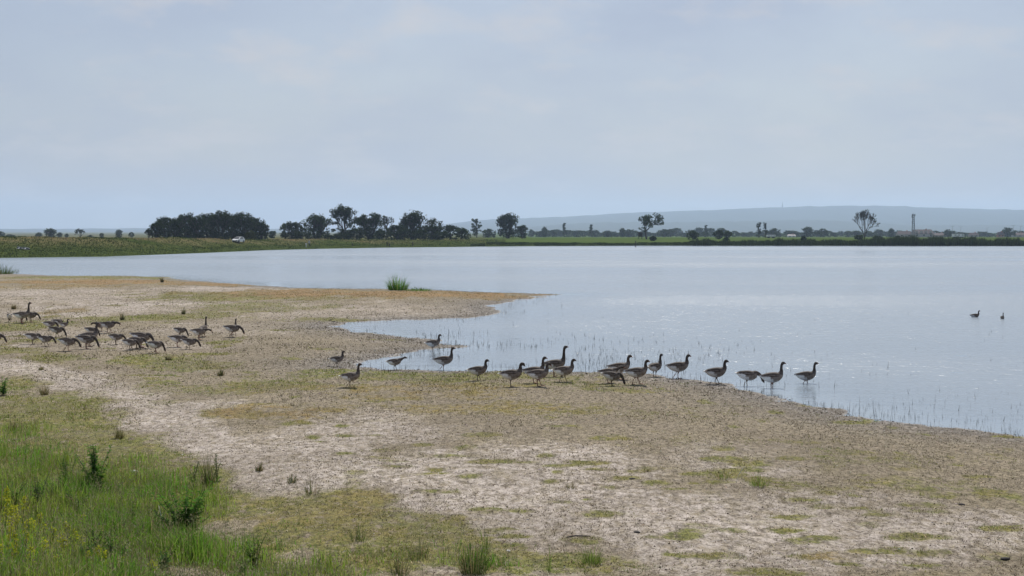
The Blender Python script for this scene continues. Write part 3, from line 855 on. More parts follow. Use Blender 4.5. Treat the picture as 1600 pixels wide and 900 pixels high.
GL = 'geese grazing on the turf'
GW = 'geese walking along the water edge'
def left_geese():
    g = GL
    goose(15, 503, 13.5, 'graze', 'ss', True, 110, 'small pale grey goose seen from behind beside the tall upright goose', g)
    goose(34, 505, 33, 'tall', 'ss', False, 10, 'adult goose with neck stretched high beside two crouched small geese', g)
    goose(34, 504, 14, 'graze', 'ss', True, 70, 'small white-rumped goose directly in front of the stretched-neck adult', g)
    goose(48, 503, 16, 'half', 'ss', False, -5, 'dark-backed goose reaching its head down just beyond the stretched-neck adult', g)
    goose(77, 516, 15, 'half', 'ss', True, 35, 'pale goose at the tail end of the tight huddle of grazing geese', g)
    goose(89, 513, 15, 'graze', 'sf', False, 60, 'dark goose half hidden in the middle of the tight grazing huddle', g)
    goose(100, 516, 17, 'relaxed', 'ss', True, 50, 'small goose with raised head in the tight grazing huddle', g)
    goose(88, 527, 17, 'graze', 'sf', True, 15, 'whitish-rumped goose standing in front of the tight grazing huddle', g)
    goose(-9, 540, 20, 'half', 'ss', False, 0, 'goose showing only its reddish-brown head and lowered bill', g)
    goose(51, 538, 18, 'graze', 'ss', True, 25, 'pale-bellied grazing goose directly behind another pale grazing goose', g)
    goose(71, 541, 17, 'half', 'sf', True, 0, 'pale grazing goose with black back followed closely by another', g)
    goose(106, 548, 21, 'half', 'ks', False, 0, 'large grazing goose stepping with one foot lifted behind it', g)
    goose(135, 545, 22, 'graze', 'ss', False, 5, 'dark-backed grazing goose in front of an upright dark neck', g)
    goose(139, 541, 37, 'up', 'ss', False, 40, 'upright goose with thick dark neck behind the grazing pair', g)
    goose(143, 527, 16, 'graze', 'ss', False, -10, 'dark grazing goose half hidden behind the upright thick-necked goose', g)
    goose(159, 518, 15, 'low', 'ss', False, -170, 'goose turned the other way behind the low-headed adult goose', g)
    goose(169, 520, 18, 'low', 'sf', False, -5, 'long adult goose with head held low and forward while walking', g)
    goose(181, 538, 17, 'half', 'ss', True, 5, 'lone pale grazing goose with its feet close together', g)
    goose(203, 547, 18, 'graze', 'sf', True, 10, 'pale-bellied goose at the tail of the overlapping grazing row', g)
    goose(214, 545, 19, 'graze', 'ss', True, 5, 'grey goose in the middle of the overlapping grazing row', g)
    goose(221, 543, 24, 'graze', 'ss', False, 0, 'dark arched-back goose at the far side of the overlapping grazing row', g)
    goose(242, 552, 20, 'graze', 'sf', False, 40, 'black-backed goose just ahead of the overlapping grazing row', g)
    goose(281, 526, 15, 'graze', 'ss', True, 0, 'small pale goose grazing beyond the close grazing pair', g)
    goose(277, 542, 19, 'half', 'ss', False, 20, 'rear goose of the close grazing pair', g)
    goose(296, 546, 18, 'half', 'ks', True, 0, 'leading goose of the close grazing pair, blue-grey wing', g)
    goose(318, 527, 31, 'tall', 'ss', False, 80, 'goose with upright neck standing behind a forward-reaching goose', g)
    goose(311, 530, 18, 'low', 'ss', False, 0, 'goose reaching its head forward in front of an upright neck', g)
    goose(366, 523, 25, 'up', 'ss', False, 85, 'goose showing only an upright dark neck above a grazing back', g)
    goose(363, 527, 19, 'half', 'sk', False, 0, 'goose grazing apart with an upright neck right behind it', g)
left_geese()

def right_geese():
    g = GW
    goose(526, 573, 25, 'relaxed', 'sk', True, 15, 'small brown gosling on bare mud beside the little pool', g)
    goose(547, 605, 38, 'up', 'ks', True, 5, 'goose on the turf with a foot lifted behind, nearest the little pool', g)
    goose(616, 578, 21, 'forward', 'sf', True, 5, 'goose with neck stretched forward at the little pool', g)
    goose(676, 548, 27, 'relaxed', 'ss', True, 20, 'goose standing on the tip of the muddy tongue in the bay', g)
    goose(693, 578, 37, 'up', 'sk', False, 5, 'upright brown goose with long neck standing in the little pool', g)
    goose(746, 595, 34, 'relaxed', 'sf', True, 5, 'goose walking alone between the pool and the clustered geese', g)
    goose(798, 604, 38, 'hooked', 'ss', True, 0, 'white-rumped goose at the tail end of the overlapping cluster', g)
    goose(834, 599, 42, 'up', 'ss', False, 0, 'goose half hidden behind others in the middle of the cluster', g)
    goose(840, 603, 37, 'hooked', 'sf', False, 0, 'goose with bent neck and blue-edged wing at the front of the cluster', g)
    goose(866, 589, 49, 'tall', 'ss', False, 15, 'tallest adult goose with lifted bill behind the cluster', g)
    goose(880, 597, 37, 'relaxed', 'bf', True, 0, 'goose striding just ahead of the overlapping cluster', g)
    goose(950, 598, 27, 'forward', 'ss', False, 0, 'goose with neck pushed low and forward beside a grazing one', g)
    goose(967, 593, 39, 'relaxed', 'ss', False, 5, 'upright goose partly hidden behind the low forward-necked goose', g)
    goose(956, 603, 23, 'graze', 'ss', True, 0, 'small white-rumped goose grazing in front of the forward-necked goose', g)
    goose(994, 601, 39, 'relaxed', 'bf', False, 0, 'goose in long stride at the head of the second cluster', g)
    goose(1023, 589, 36, 'up', 'ss', True, 40, 'goose turned partly away at the very edge of the water', g)
    goose(1059, 591, 38, 'relaxed', 'sk', False, 5, 'goose with pointed dark tail standing alone at the water edge', g)
    goose(1118, 600, 38, 'relaxed', 'sf', True, 5, 'pale-flanked goose lifting a foot at the shallow water edge', g)
    goose(1168, 603, 26, 'half', 'bs', True, 0, 'white-rumped goose dipping its head into the shallow water', g)
    goose(1206, 606, 44, 'up', 'ss', False, 5, 'long-necked goose standing upright behind the head-dipping one', g)
    goose(1259, 599, 39, 'up', 'bf', False, 0, 'leading goose wading in open water with its reflection below', g)
    goose(1523, 495.5, 10.5, 'relaxed', 'swim', False, 5, 'goose swimming sideways far out on the open lake', 'geese swimming on the lake')
    goose(1566, 498, 10, 'up', 'swim', False, -95, 'goose swimming head-on far out on the open lake', 'geese swimming on the lake')
right_geese()

# ------------------------------------------------------------------ trees
def branches(segs, tips, p, d, L, r, depth, rng, spread, up=0.25, wob=0.22):
    n = 3
    q = p.copy(); dd = d.copy()
    for k in range(n):
        dd = (dd + Vector((rng.uniform(-wob, wob), rng.uniform(-wob, wob), rng.uniform(-wob, wob) * .6 + up * .12))).normalized()
        e = q + dd * (L / n)
        r1 = r * (1 - .3 * (k + 1) / n); r0 = r * (1 - .3 * k / n)
        segs.append((q.copy(), e.copy(), r0, r1)); q = e
    if depth == 0:
        tips.append(q.copy()); return
    tips.append(q.copy())
    m = rng.choice((2, 3, 3))
    base = rng.uniform(0, 6.28)
    ref = Vector((0, 0, 1)) if abs(dd.z) < .9 else Vector((1, 0, 0))
    a = dd.cross(ref).normalized(); b = dd.cross(a)
    for k in range(m):
        an = base + k * 6.283 / m + rng.uniform(-.5, .5)
        sp = spread * rng.uniform(.6, 1.25)
        nd = (dd * math.cos(sp) + (a * math.cos(an) + b * math.sin(an)) * math.sin(sp) + Vector((0, 0, up * .3))).normalized()
        branches(segs, tips, q, nd, L * rng.uniform(.62, .85), r * .62, depth - 1, rng, spread, up, wob)

def leaf_cloud(centres, radii, per, size, rng, base, var=.35, flat=.8):
    """many separate leaf-sprays in clumps round the twig ends; returns verts, quads, colours"""
    V, Cc = [], []
    for c, rr in zip(centres, radii):
        tone = rng.uniform(1 - var, 1 + var)
        k = max(3, int(per * rng.uniform(.6, 1.3)))
        d = np.array([[rng.gauss(0, 1) for _ in range(3)] for _ in range(k)])
        d /= np.linalg.norm(d, axis=1)[:, None] + 1e-9
        rad = rr * np.array([rng.uniform(.15, 1) ** .55 for _ in range(k)])
        p = np.array(c) + d * rad[:, None] * np.array([1, 1, flat])
        for i in range(k):
            s = size * rng.uniform(.55, 1.35)
            a = Vector((rng.gauss(0, 1), rng.gauss(0, 1), rng.gauss(0, .7))).normalized()
            b = a.cross(Vector((rng.gauss(0, 1), rng.gauss(0, 1), rng.gauss(0, 1)))).normalized()
            o = Vector(p[i])
            V += [o - a * s * .5, o + b * s * .34 + a * s * .05, o + a * s * .55, o - b * s * .30]
            t = tone * rng.uniform(.75, 1.3)
            Cc += [(base[0] * t, base[1] * t, base[2] * t)] * 4
    n = len(V) // 4
    return np.array([tuple(v) for v in V]), np.arange(n * 4).reshape(n, 4), np.array(Cc)

def seg_mesh(segs, name, n=5):
    V, Fc = [], []
    for p, q, r0, r1 in segs:
        t = (q - p).normalized()
        ref = Vector((0, 0, 1)) if abs(t.z) < .9 else Vector((1, 0, 0))
        a = t.cross(ref).normalized(); b = t.cross(a)
        i0 = len(V)
        for c, r in ((p, r0), (q + t * r1 * .3, r1)):
            for k in range(n):
                w = 6.2832 * k / n
                V.append(tuple(c + (a * math.cos(w) + b * math.sin(w)) * r))
        for k in range(n):
            Fc.append((i0 + k, i0 + (k + 1) % n, i0 + n + (k + 1) % n, i0 + n + k))
    return mesh_np(name, V, Fc, smooth=True)

GREENS = {'dark': (.030, .044, .016), 'mid': (.042, .062, .022), 'pale': (.075, .095, .045), 'far': (.045, .065, .03), 'olive': (.06, .07, .03)}

def tree_data(style, w, h, leaf, tone, seed):
    """unit built to fill a box w wide and h high; returns trunk mesh, crown mesh (or None)"""
    rng = random.Random(seed)
    segs, tips = [], []
    if style in ('dense', 'open', 'dead', 'bare', 'half'):
        depth = {'dense': 3, 'open': 4, 'dead': 5, 'bare': 4, 'half': 4}[style]
        trunk_h = {'dense': .16, 'open': .24, 'dead': .30, 'bare': .25, 'half': .2}[style]
        nst = {'dense': 3, 'open': 1, 'dead': 3, 'bare': 3, 'half': 2}[style]
        for k in range(nst):
            lean = Vector((rng.uniform(-.35, .35), rng.uniform(-.3, .3), 1)).normalized() if nst > 1 else Vector((rng.uniform(-.1, .1), 0, 1)).normalized()
            branches(segs, tips, Vector((rng.uniform(-.004, .004) * nst, rng.uniform(-.004, .004) * nst, -.02)), lean, trunk_h, .028 if style != 'dead' else .022, depth, rng, .62 if style != 'dead' else .55, .5)
    elif style == 'poplar':
        for k in range(9):
            branches(segs, tips, Vector((0, 0, .08 + k * .08)), Vector((rng.uniform(-.35, .35), rng.uniform(-.35, .35), 1)).normalized(), .16, .012, 1, rng, .3, .6)
        segs.append((Vector((0, 0, -.02)), Vector((0, 0, .85)), .03, .008))
    else:  # shrub
        for k in range(7):
            branches(segs, tips, Vector((0, 0, -.02)), Vector((rng.uniform(-1.1, 1.1), rng.uniform(-1.1, 1.1), 1)).normalized(), .28, .012, 2, rng, .6, .3)
    A = np.array([tuple(t) for t in tips] + [tuple(s[1]) for s in segs])
    lo, hi = A.min(0), A.max(0)
    ex = max(hi[0] - lo[0], (hi[1] - lo[1]) * (.6 if style in ('dead', 'bare') else 1))
    pad = {'half': .03, 'dense': .10, 'open': .07, 'dead': .01, 'bare': .02, 'poplar': .09, 'shrub': .10}[style]
    sx = w * (1 - pad) / ex; sz = h * (1 - pad) / (hi[2])
    cx, cy = (lo[0] + hi[0]) / 2 * .5, (lo[1] + hi[1]) / 2 * .5
    S = lambda p: Vector((((p.x - cx * min(1, p.z * 3))) * sx, ((p.y - cy * min(1, p.z * 3))) * sx, p.z * sz))
    tmin = leaf * (.10 if style == 'dead' else .075 if style == 'bare' else .04)
    rs = min(sx, sz)
    segs = [(S(p), S(q), max(r0 * rs, tmin), max(r1 * rs, tmin * .8)) for p, q, r0, r1 in segs]
    tips = [S(t) for t in tips]
    trunk = seg_mesh(segs, 'trunk', 5)
    crown = None
    base = GREENS[tone]
    if style in ('dense', 'shrub', 'poplar', 'open', 'half'):
        cen = [tuple(t) for t in tips if t.z > h * (.2 if style in ('dense', 'open') else .08) and (style != 'half' or rng.random() < .25)]
        rr = [min(w, h) * rng.uniform(.09, .17) for _ in cen]
        if style == 'open':
            rr = [q * .72 for q in rr]
        if style in ('dense', 'shrub', 'poplar', 'open', 'half'):
            for _ in range({'half': 55, 'dense': 95, 'shrub': 40, 'poplar': 20, 'open': 18}[style]):
                a = rng.uniform(0, 6.28); zz = rng.uniform(.04, .93) if style != 'open' else rng.uniform(.3, .88)
                prof = (1 - max(0, (zz - .42) / .58) ** 1.7) ** .5 if zz > .42 else .72 + .28 * zz / .42
                q = rng.random() ** .38 * .42 * max(.22, prof)
                cen.append((math.cos(a) * q * w, math.sin(a) * q * w, zz * h)); rr.append(min(w, h) * rng.uniform(.09, .16) * (.7 if style in ('open', 'half') else 1))
        if len(cen) > 135:
            k = list(range(len(cen) - 95, len(cen))) + rng.sample(range(len(cen) - 95), 40) if style == 'dense' else rng.sample(range(len(cen)), 135); cen = [cen[i] for i in k]; rr = [rr[i] for i in k]
        area = w * h * (2.4 if style == 'open' else 5.5)
        per = max(6, area / (leaf * leaf * .4) / len(cen))
        per = min(per, 60)
        V, Q, Cc = leaf_cloud(cen, rr, per, leaf, rng, base)
        V[:, 2] = np.maximum(V[:, 2], .02)
        crown = mesh_np('crown', V, Q, Cc)
    elif style == 'bare':
        V, Q, Cc = leaf_cloud([tuple(t) for t in tips if rng.random() < .35], [w * .06] * len(tips), 5, leaf, rng, base)
        crown = mesh_np('crown', V, Q, Cc)
    elif style == 'dead':
        low = [tuple(t) for t in tips if t.z < h * .42 or rng.random() < .03]
        V, Q, Cc = leaf_cloud(low, [w * .07] * len(low), 7, leaf, rng, base)
        crown = mesh_np('crown', V, Q, Cc)
    return trunk, crown

_seed = [100]
def tree(name, u, vt, vb, wpx, y, style, tone, label, cat='tree', group=None, leaf=None, protos=None):
    p = far_at(u, y)
    top = HC + (VH - vt) * y / F
    h = top - p.z; w = wpx * y / F
    root = empty(name, p, 0, label, cat, group)
    if protos is None:
        _seed[0] += 1
        trunk, crown = tree_data(style, w, h, leaf or y * (.0006 if style == 'poplar' else .00105), tone, _seed[0])
        s = (1, 1, 1)
    else:
        trunk, crown, pw, ph = protos
        s = (w / pw, w / pw, h / ph)
        root.rotation_euler = (0, 0, (u * 37.7) % 6.28)
    root.scale = s
    link('trunk', trunk, M['bark'], root)
    if crown is not None:
        link('crown', crown, M['leaf'], root)
    return root

# the big dark grove behind the dike
GROVE = 'trees of the dark grove behind the dike'
for i, (u, vt, w, y) in enumerate([(246, 346, 24, 438), (260, 338, 34, 452), (277, 340, 30, 436), (293, 333, 38, 456), (311, 336, 32, 438), (328, 332, 38, 458),
                                   (346, 328.5, 42, 444), (364, 332.5, 34, 456), (381, 332, 40, 442), (398, 338, 30, 450), (409, 347, 26, 438)]):
    ends = {0: 'outermost dark tree of the grove, beside the twiggy bush', 10: 'outermost dark tree of the grove, towards the parked car and lone bush'}
    tree('grove_tree', u, vt, 376, w * 1.1, y, 'dense', 'dark', ends.get(i, 'dense dark tree standing inside the long grove behind the dike'), 'tree', GROVE)
tree('shrub', 233, 357, 373, 14, 420, 'bare', 'dark', 'twiggy dark bush at the open end of the grove', 'bush')
tree('shrub', 391, 360, 375.5, 18, 362, 'shrub', 'olive', 'pale olive bush growing right behind the parked white car', 'bush')
tree('shrub', 346, 370, 376, 9, 345, 'shrub', 'olive', 'small pale olive bush on the dike in front of the grove', 'bush')
BELT = 'trees of the broken belt beyond the walkers'
tree('round_tree', 456, 346, 375, 46, 470, 'dense', 'dark', 'low broad dark tree next to the gap after the grove', 'tree', BELT)
tree('round_tree', 496, 334, 375, 48, 480, 'dense', 'mid', 'rounded lighter-green tree of the belt, see-through in places', 'tree', BELT)
tree('bush', 515, 366, 376, 18, 440, 'shrub', 'dark', 'low dark bush at the foot of the rounded lighter tree', 'bush', BELT)
tree('tall_tree', 538, 321, 375, 46, 490, 'half', 'dark', 'tallest tree of the belt with bare twigs at its top', 'tree', BELT)
tree('round_tree', 578, 333, 376, 54, 480, 'dense', 'dark', 'dense dark tree right beside the tallest tree of the belt', 'tree', BELT)
tree('bare_tree', 604, 335, 376, 24, 500, 'bare', 'mid', 'thin half-bare tree between two dense dark trees', 'tree', BELT)
tree('round_tree', 621, 351, 376, 40, 470, 'dense', 'dark', 'low dense tree under the thin half-bare one', 'tree', BELT)
tree('tall_tree', 645, 329, 376, 44, 480, 'dense', 'dark', 'dark tree with a narrow ragged pointed top', 'tree', BELT)
tree('bare_tree', 678, 338, 376, 32, 490, 'bare', 'mid', 'half-bare tree with fine upright twigs above dark foliage', 'tree', BELT)
tree('round_tree', 674, 351, 376, 50, 475, 'dense', 'dark', 'dense low tree beneath the fine upright twigs', 'tree', BELT)
tree('round_tree', 703, 351, 376.5, 34, 470, 'half', 'dark', 'small open-crowned tree near the end of the belt', 'tree', BELT)
tree('bush', 722, 356, 376.5, 26, 465, 'shrub', 'mid', 'last low bush at the end of the belt', 'bush', BELT)
for (u, vt, w, lab) in [(474, 361, 34, 'dark undergrowth linking the low broad tree and the rounded lighter tree'), (536, 364, 30, 'dark undergrowth at the foot of the tallest belt tree'), (556, 356, 30, 'dark undergrowth between the tallest and the dense dark tree'),
                        (600, 360, 34, 'dark undergrowth under the thin half-bare tree'), (633, 357, 34, 'dark undergrowth against the pointed-top tree'), (658, 359, 34, 'dark undergrowth past the pointed-top tree'), (690, 361, 34, 'dark undergrowth below the small open-crowned tree')]:
    tree('bush', u, vt, 376, w, 462, 'shrub', 'dark', lab, 'bush', BELT)
tree('bush', 426, 361, 374, 12, 620, 'dense', 'far', 'small hazy tree in the gap between grove and belt', 'tree')
tree('poplar', 745, 340, 371, 16, 800, 'poplar', 'far', 'hazy tall poplar standing apart near the end of the belt', 'tree')
tree('round_tree', 764, 357, 371, 28, 830, 'dense', 'far', 'low hazy tree between the poplar and the dark double-topped tree', 'tree')
tree('round_tree', 793, 333, 372, 38, 600, 'dense', 'dark', 'big dark tree standing apart on the meadow edge', 'tree')
tree('round_tree', 816, 351, 372, 18, 590, 'dense', 'dark', 'small dark tree touching the big dark meadow tree', 'tree')
tree('spreading_tree', 1010, 332, 375, 38, 560, 'open', 'mid', 'spreading tree with see-through crown and visible limbs on the meadow', 'tree')
BU = 'round bushes on the meadow'
tree('bush', 1020, 369, 377, 11, 470, 'shrub', 'dark', 'small dark bush below the see-through spreading tree', 'bush', BU)
tree('bush', 1082, 360, 375, 22, 520, 'shrub', 'dark', 'round dark bush on the meadow, broader of the two', 'bush', BU)
tree('bush', 1123, 359, 373.5, 18, 560, 'shrub', 'dark', 'round dark bush on a short stem on the meadow', 'bush', BU)
tree('bush', 1137, 360, 372, 15, 640, 'shrub', 'mid', 'paler bush just behind the short-stemmed round bush', 'bush', BU)
tree('bush', 1134, 371, 376, 10, 470, 'shrub', 'mid', 'tiny bush in front of the short-stemmed round bush', 'bush', BU)
tree('bush', 1255, 369, 377, 10, 480, 'shrub', 'dark', 'single small dark bush on the open meadow', 'bush', BU)
tree('poplar', 1185, 346, 371, 8, 760, 'poplar', 'dark', 'shorter of two slim dark poplars side by side', 'tree', 'twin poplars')
tree('poplar', 1195, 346, 371, 7, 780, 'poplar', 'dark', 'slimmer of two dark poplars side by side', 'tree', 'twin poplars')
tree('dead_tree', 1350, 326, 374, 42, 520, 'dead', 'mid', 'leafless forked dead tree on the meadow', 'tree')
tree('bush', 1341, 367, 375, 16, 525, 'shrub', 'mid', 'low bush at the foot of the dead tree', 'bush')
tree('bush', 1371, 369, 375, 18, 500, 'shrub', 'dark', 'low dark bush beside the dead tree', 'bush')
tree('bush', 1402, 368, 374, 7, 500, 'shrub', 'dark', 'tiny dark bush between the dead tree and the mast', 'bush')

# far trees, small in the picture, from a few shared shapes
PRO = []
for k, (st, w, h) in enumerate([('shrub', 10, 8), ('dense', 9, 9), ('shrub', 12, 8), ('poplar', 4, 12), ('dense', 9, 10), ('bare', 7, 9)]):
    t_, c_ = tree_data(st, w, h, 1.15, 'far', 900 + k)
    PRO.append((t_, c_, w, h))
LF = 'lone trees on the plain beyond the dike'
for (u, vt, w, k, lab) in [(3, 361, 13, 0, 'dark rounded tree on the plain where the dike leaves the view'), (17, 366, 16, 2, 'low hazy clump beside the dark rounded tree'),
                           (62, 363, 12, 2, 'flat-topped small tree beside the larger umbrella-shaped tree'), (79, 356.5, 21, 1, 'larger dark umbrella-shaped tree on the plain'),
                           (94, 363, 12, 2, 'hazy small tree close behind the umbrella-shaped tree'), (105, 365, 9, 2, 'tiny umbrella-shaped tree next to the bare one'),
                           (126, 357.5, 14, 5, 'pale bare tree alone on the plain'), (142, 367, 10, 2, 'low hazy bush past the pale bare tree'),
                           (160, 364, 9, 1, 'tiny round tree between hazy bush and lollipop tree'), (187, 358.5, 14, 1, 'lollipop-shaped tree with round dark crown on the plain'),
                           (206, 362.5, 10, 2, 'small parasol-shaped tree near the grove')]:
    tree('plain_tree', u, vt, 371, w, 860, '', '', lab, 'tree', LF, protos=PRO[k])
rng = random.Random(5)
FT = 'hazy trees of the far treeline'
ZONES = [(850, 'hazy low tree of the treeline directly past the big dark meadow tree'), (905, 'hazy low tree of the treeline around the slim hazy poplar'), (965, 'hazy low tree of the treeline near the second hazy poplar'),
         (1030, 'hazy low tree of the treeline behind the see-through spreading tree'), (1095, 'hazy low tree of the treeline behind the broader round bush'), (1160, 'hazy low tree of the treeline behind the short-stemmed bush'),
         (1225, 'hazy low tree of the treeline around the twin poplars'), (1300, 'hazy low tree of the treeline around the largest rounded tree'), (1375, 'hazy low tree of the treeline behind the dead tree'),
         (1465, 'hazy low tree around the mast and the dormer house'), (1530, 'hazy low tree of the village by the white trailer'), (9999, 'hazy low tree of the village by the red-walled house')]
def zone(u):
    return next(t for lim, t in ZONES if u < lim)
u = 806.0
while u < 1625:
    k = rng.choice((0, 0, 1, 1, 2, 2, 4))
    vt = rng.uniform(358, 363.5)
    if 1040 < u < 1150 and rng.random() < .3: k, vt = 4, rng.uniform(354, 358)
    if 1380 < u < 1480: vt = rng.uniform(359, 364)
    if u > 1500 and rng.random() < .35: vt = rng.uniform(362.5, 365)
    tree('treeline_tree', u, vt, 371, rng.uniform(14, 24), rng.uniform(1250, 1650), '', '', zone(u), 'tree', FT, protos=PRO[k])
    u += rng.uniform(7, 13)
for (u, vt, w, k, lab) in [(851, 354, 10, 1, 'pointed hazy tree rising from the treeline near the big dark tree'), (882, 347.5, 7, 3, 'hazy slim poplar rising from the treeline'),
                           (924, 350, 8, 3, 'second hazy poplar further along the treeline'), (972, 356, 12, 1, 'hazy tree top just before the see-through spreading tree'),
                           (1038, 357.5, 18, 0, 'broad hazy tree behind the meadow past the spreading tree'), (1102, 351, 7, 3, 'hazy narrow tree behind the two round bushes'),
                           (1210, 356, 20, 0, 'dark hazy tree beside the low white building'), (1261, 354, 22, 1, 'full rounded hazy tree, largest of the treeline'),
                           (1285, 357, 20, 2, 'paler hazy tree next to the largest rounded one'), (1392, 356.5, 12, 1, 'hazy tree halfway between dead tree and mast'),
                           (1480, 358, 13, 0, 'dark hazy tree beside the bright white trailer'), (1573, 355, 22, 0, 'dark rounded tree beside the red-walled house')]:
    tree('treeline_tree', u, vt, 371, w, 1150, '', '', lab, 'tree', FT, protos=PRO[k])

# ------------------------------------------------------------------ reeds and grass of the far bank
nr = np.random.default_rng(7)
def blades(P, hgt, wid, cols, lean=.25, bend=0.0, two=False, tip=.0):
    """P (N,3) feet; single tapering blades, or two-piece bent ones"""
    n = len(P)
    a = nr.uniform(0, 2 * np.pi, n); la = nr.uniform(0, 2 * np.pi, n); ll = np.abs(nr.normal(0, lean, n)) * hgt
    sx = np.stack([np.cos(a), np.sin(a), np.zeros(n)], -1) * (wid / 2)[:, None]
    lv = np.stack([np.cos(la) * ll, np.sin(la) * ll, np.zeros(n)], -1)
    up = np.zeros((n, 3)); up[:, 2] = hgt
    if not two:
        V = np.stack([P - sx, P + sx, P + lv + up], 1).reshape(-1, 3)
        Fq = np.arange(n * 3).reshape(n, 3)
        return V, Fq, np.repeat(cols, 3, 0)
    mid = P + lv * .35 + up * .6
    end = P + lv * 1.0 + up * (1 - np.minimum(.45, .25 * (ll / np.maximum(hgt, 1e-6)) ** 2 + bend))[:, None]
    V = np.stack([P - sx, P + sx, mid + sx * .75, mid - sx * .75, end], 1).reshape(-1, 3)
    b = np.arange(n) * 5
    Fq = np.concatenate([np.stack([b, b + 1, b + 2], -1), np.stack([b, b + 2, b + 3], -1), np.stack([b + 3, b + 2, b + 4], -1)])
    return V, Fq, np.repeat(cols, 5, 0)

def vary(base, n, v=.3, hue=.12):
    c = np.array(base)[None] * nr.uniform(1 - v, 1 + v, (n, 1)) * nr.uniform(1 - hue, 1 + hue, (n, 3))
    return np.clip(c, 0, 1)

# reed belt along the meadow shore
n = 26000
uu = nr.uniform(735, 1660, n)
dens = np.clip(.35 + .65 * sstep(1040, 1130, uu) , 0, 1)
depth = nr.uniform(.2, 9, n)
y0 = HC * F / (far_cols(uu)[0] - VH) + (fbm(uu / 18, uu * 0, 5, 3) - .5) * 5
yy = y0 + depth
zz = far_z(uu, yy)
hh = (.25 + .95 * sstep(1040, 1120, uu) + .55 * sstep(1330, 1390, uu)) * nr.uniform(.6, 1.2, n) * (.25 + 1.5 * fbm(uu / 16, uu * 0, 91, 4, .6))
V, Fq, Cc = blades(np.stack([xu(uu, yy), yy, zz - .05], -1), hh, np.full(n, .28), vary((.026, .038, .015), n, .35), .2)
tag(link('reed_belt', mesh_np('reed_belt', V, Fq, Cc), M['blade']), 'dark green reed belt along the far meadow shore', 'reeds', kind='stuff')
# rough grass on the dike
n = 30000
uu = nr.uniform(-120, 790, n)
vsN, vcN, dcN, stN, flN = far_cols(uu)
dd = nr.uniform(0, 1, n) * dcN * 1.25
yy = HC * F / (vsN - VH) + dd + 1
zz = far_z(uu, yy)
sw = (nr.random(n) < stN * sstep(.45, .9, dd / dcN) * sstep(.42, .62, fbm(uu / 55, yy / 26, 77, 3))).astype(float)[:, None]
cc = vary((.038, .055, .018), n, .4) * (1 - sw) + vary((.20, .165, .09), n, .3) * sw
hh = nr.uniform(.06, .28, n) * (.5 + fbm(uu / 14, yy / 8, 79, 3))
V, Fq, Cc = blades(np.stack([xu(uu, yy), yy, zz - .03], -1), hh, np.full(n, .2), cc, .5)
tag(link('dike_grass', mesh_np('dike_grass', V, Fq, Cc), M['blade']), 'rough green and straw grass on the far dike', 'grass', kind='stuff')

# ------------------------------------------------------------------ ground cover of the near shore
def scatter(n, y0, y1, w=.40, pad=2.5):
    y = np.exp(nr.uniform(math.log(y0), math.log(y1), n))
    x = nr.uniform(-1, 1, n) * (w * y + pad)
    return x, y

def cover(name, label, cat, V, Fq, Cc, mat='blade'):
    tag(link(name, mesh_np(name, V, Fq, Cc), M[mat]), label, cat, kind='stuff')

def land(x, y):
    d = shore_d(x, y)
    return d, shore_z(x, y, d), patches(x, y)

def pick(m, *a):
    return [q[m] for q in a]

# tall meadow grass on the bank in the foreground
x, y = scatter(620000, 11.5, 30)
m = (x < 4) ; x, y = x[m], y[m]
d, z, pt = land(x, y)
w = np.clip(pt['lush'], 0, 1.2) ** 1.5 * .62 * (.25 + .75 * sstep(.3, .55, fbm(x * 1.1, y * .8, 171, 4, .6)))
m = nr.random(len(x)) < w * (y / 20)
x, y, z, lush = pick(m, x, y, z, pt['lush'])
n = len(x)
clump = fbm(x * 1.3, y * 1.3, 101, 3)
hh = (.06 + .30 * np.clip(lush - .2, 0, 1)) * nr.uniform(.4, 1.4, n) * (.2 + 1.6 * clump ** 1.3)
ct = fbm(x * .9 + 30, y * .9, 111, 3)[:, None]
cc = vary((.12, .245, .03), n, .45) * (1 - sstep(.4, .65, ct)) + vary((.21, .29, .045), n, .45) * sstep(.4, .65, ct)
dry = (nr.random(n) < .18)[:, None]
cc = np.where(dry, vary((.27, .23, .12), n, .3), cc)
V, Fq, Cc = blades(np.stack([x, y, z - .01], -1), hh, nr.uniform(.006, .012, n), cc, .45, .03, True)
cover('meadow_grass', 'tall green meadow grass on the near bank', 'grass', V, Fq, Cc)
print('tall', n)

# grey-green seed heads over the tall grass
m = nr.random(n) < .07
P0 = np.stack([x, y, z], -1)[m]; hs = hh[m] * 1.25 + .08; k = len(P0)
V, Fq, Cc = blades(P0, hs, np.full(k, .005), vary((.15, .15, .07), k), .14, 0, True)
b0 = len(V)
tops = V.reshape(-1, 5, 3)[:, 4]
q = nr.integers(0, k, k * 5)
off = nr.normal(0, .022, (k * 5, 3)); off[:, 2] = nr.uniform(-.09, .02, k * 5)
V2, F2, C2 = blades(tops[q] + off, np.full(k * 5, .025), np.full(k * 5, .012), vary((.19, .19, .10), k * 5, .35), .8)
cover('grass_seed_heads', 'pale seed heads standing over the near meadow grass', 'grass', np.vstack([V, V2]), np.vstack([Fq, F2 + b0]), np.vstack([Cc, C2]))

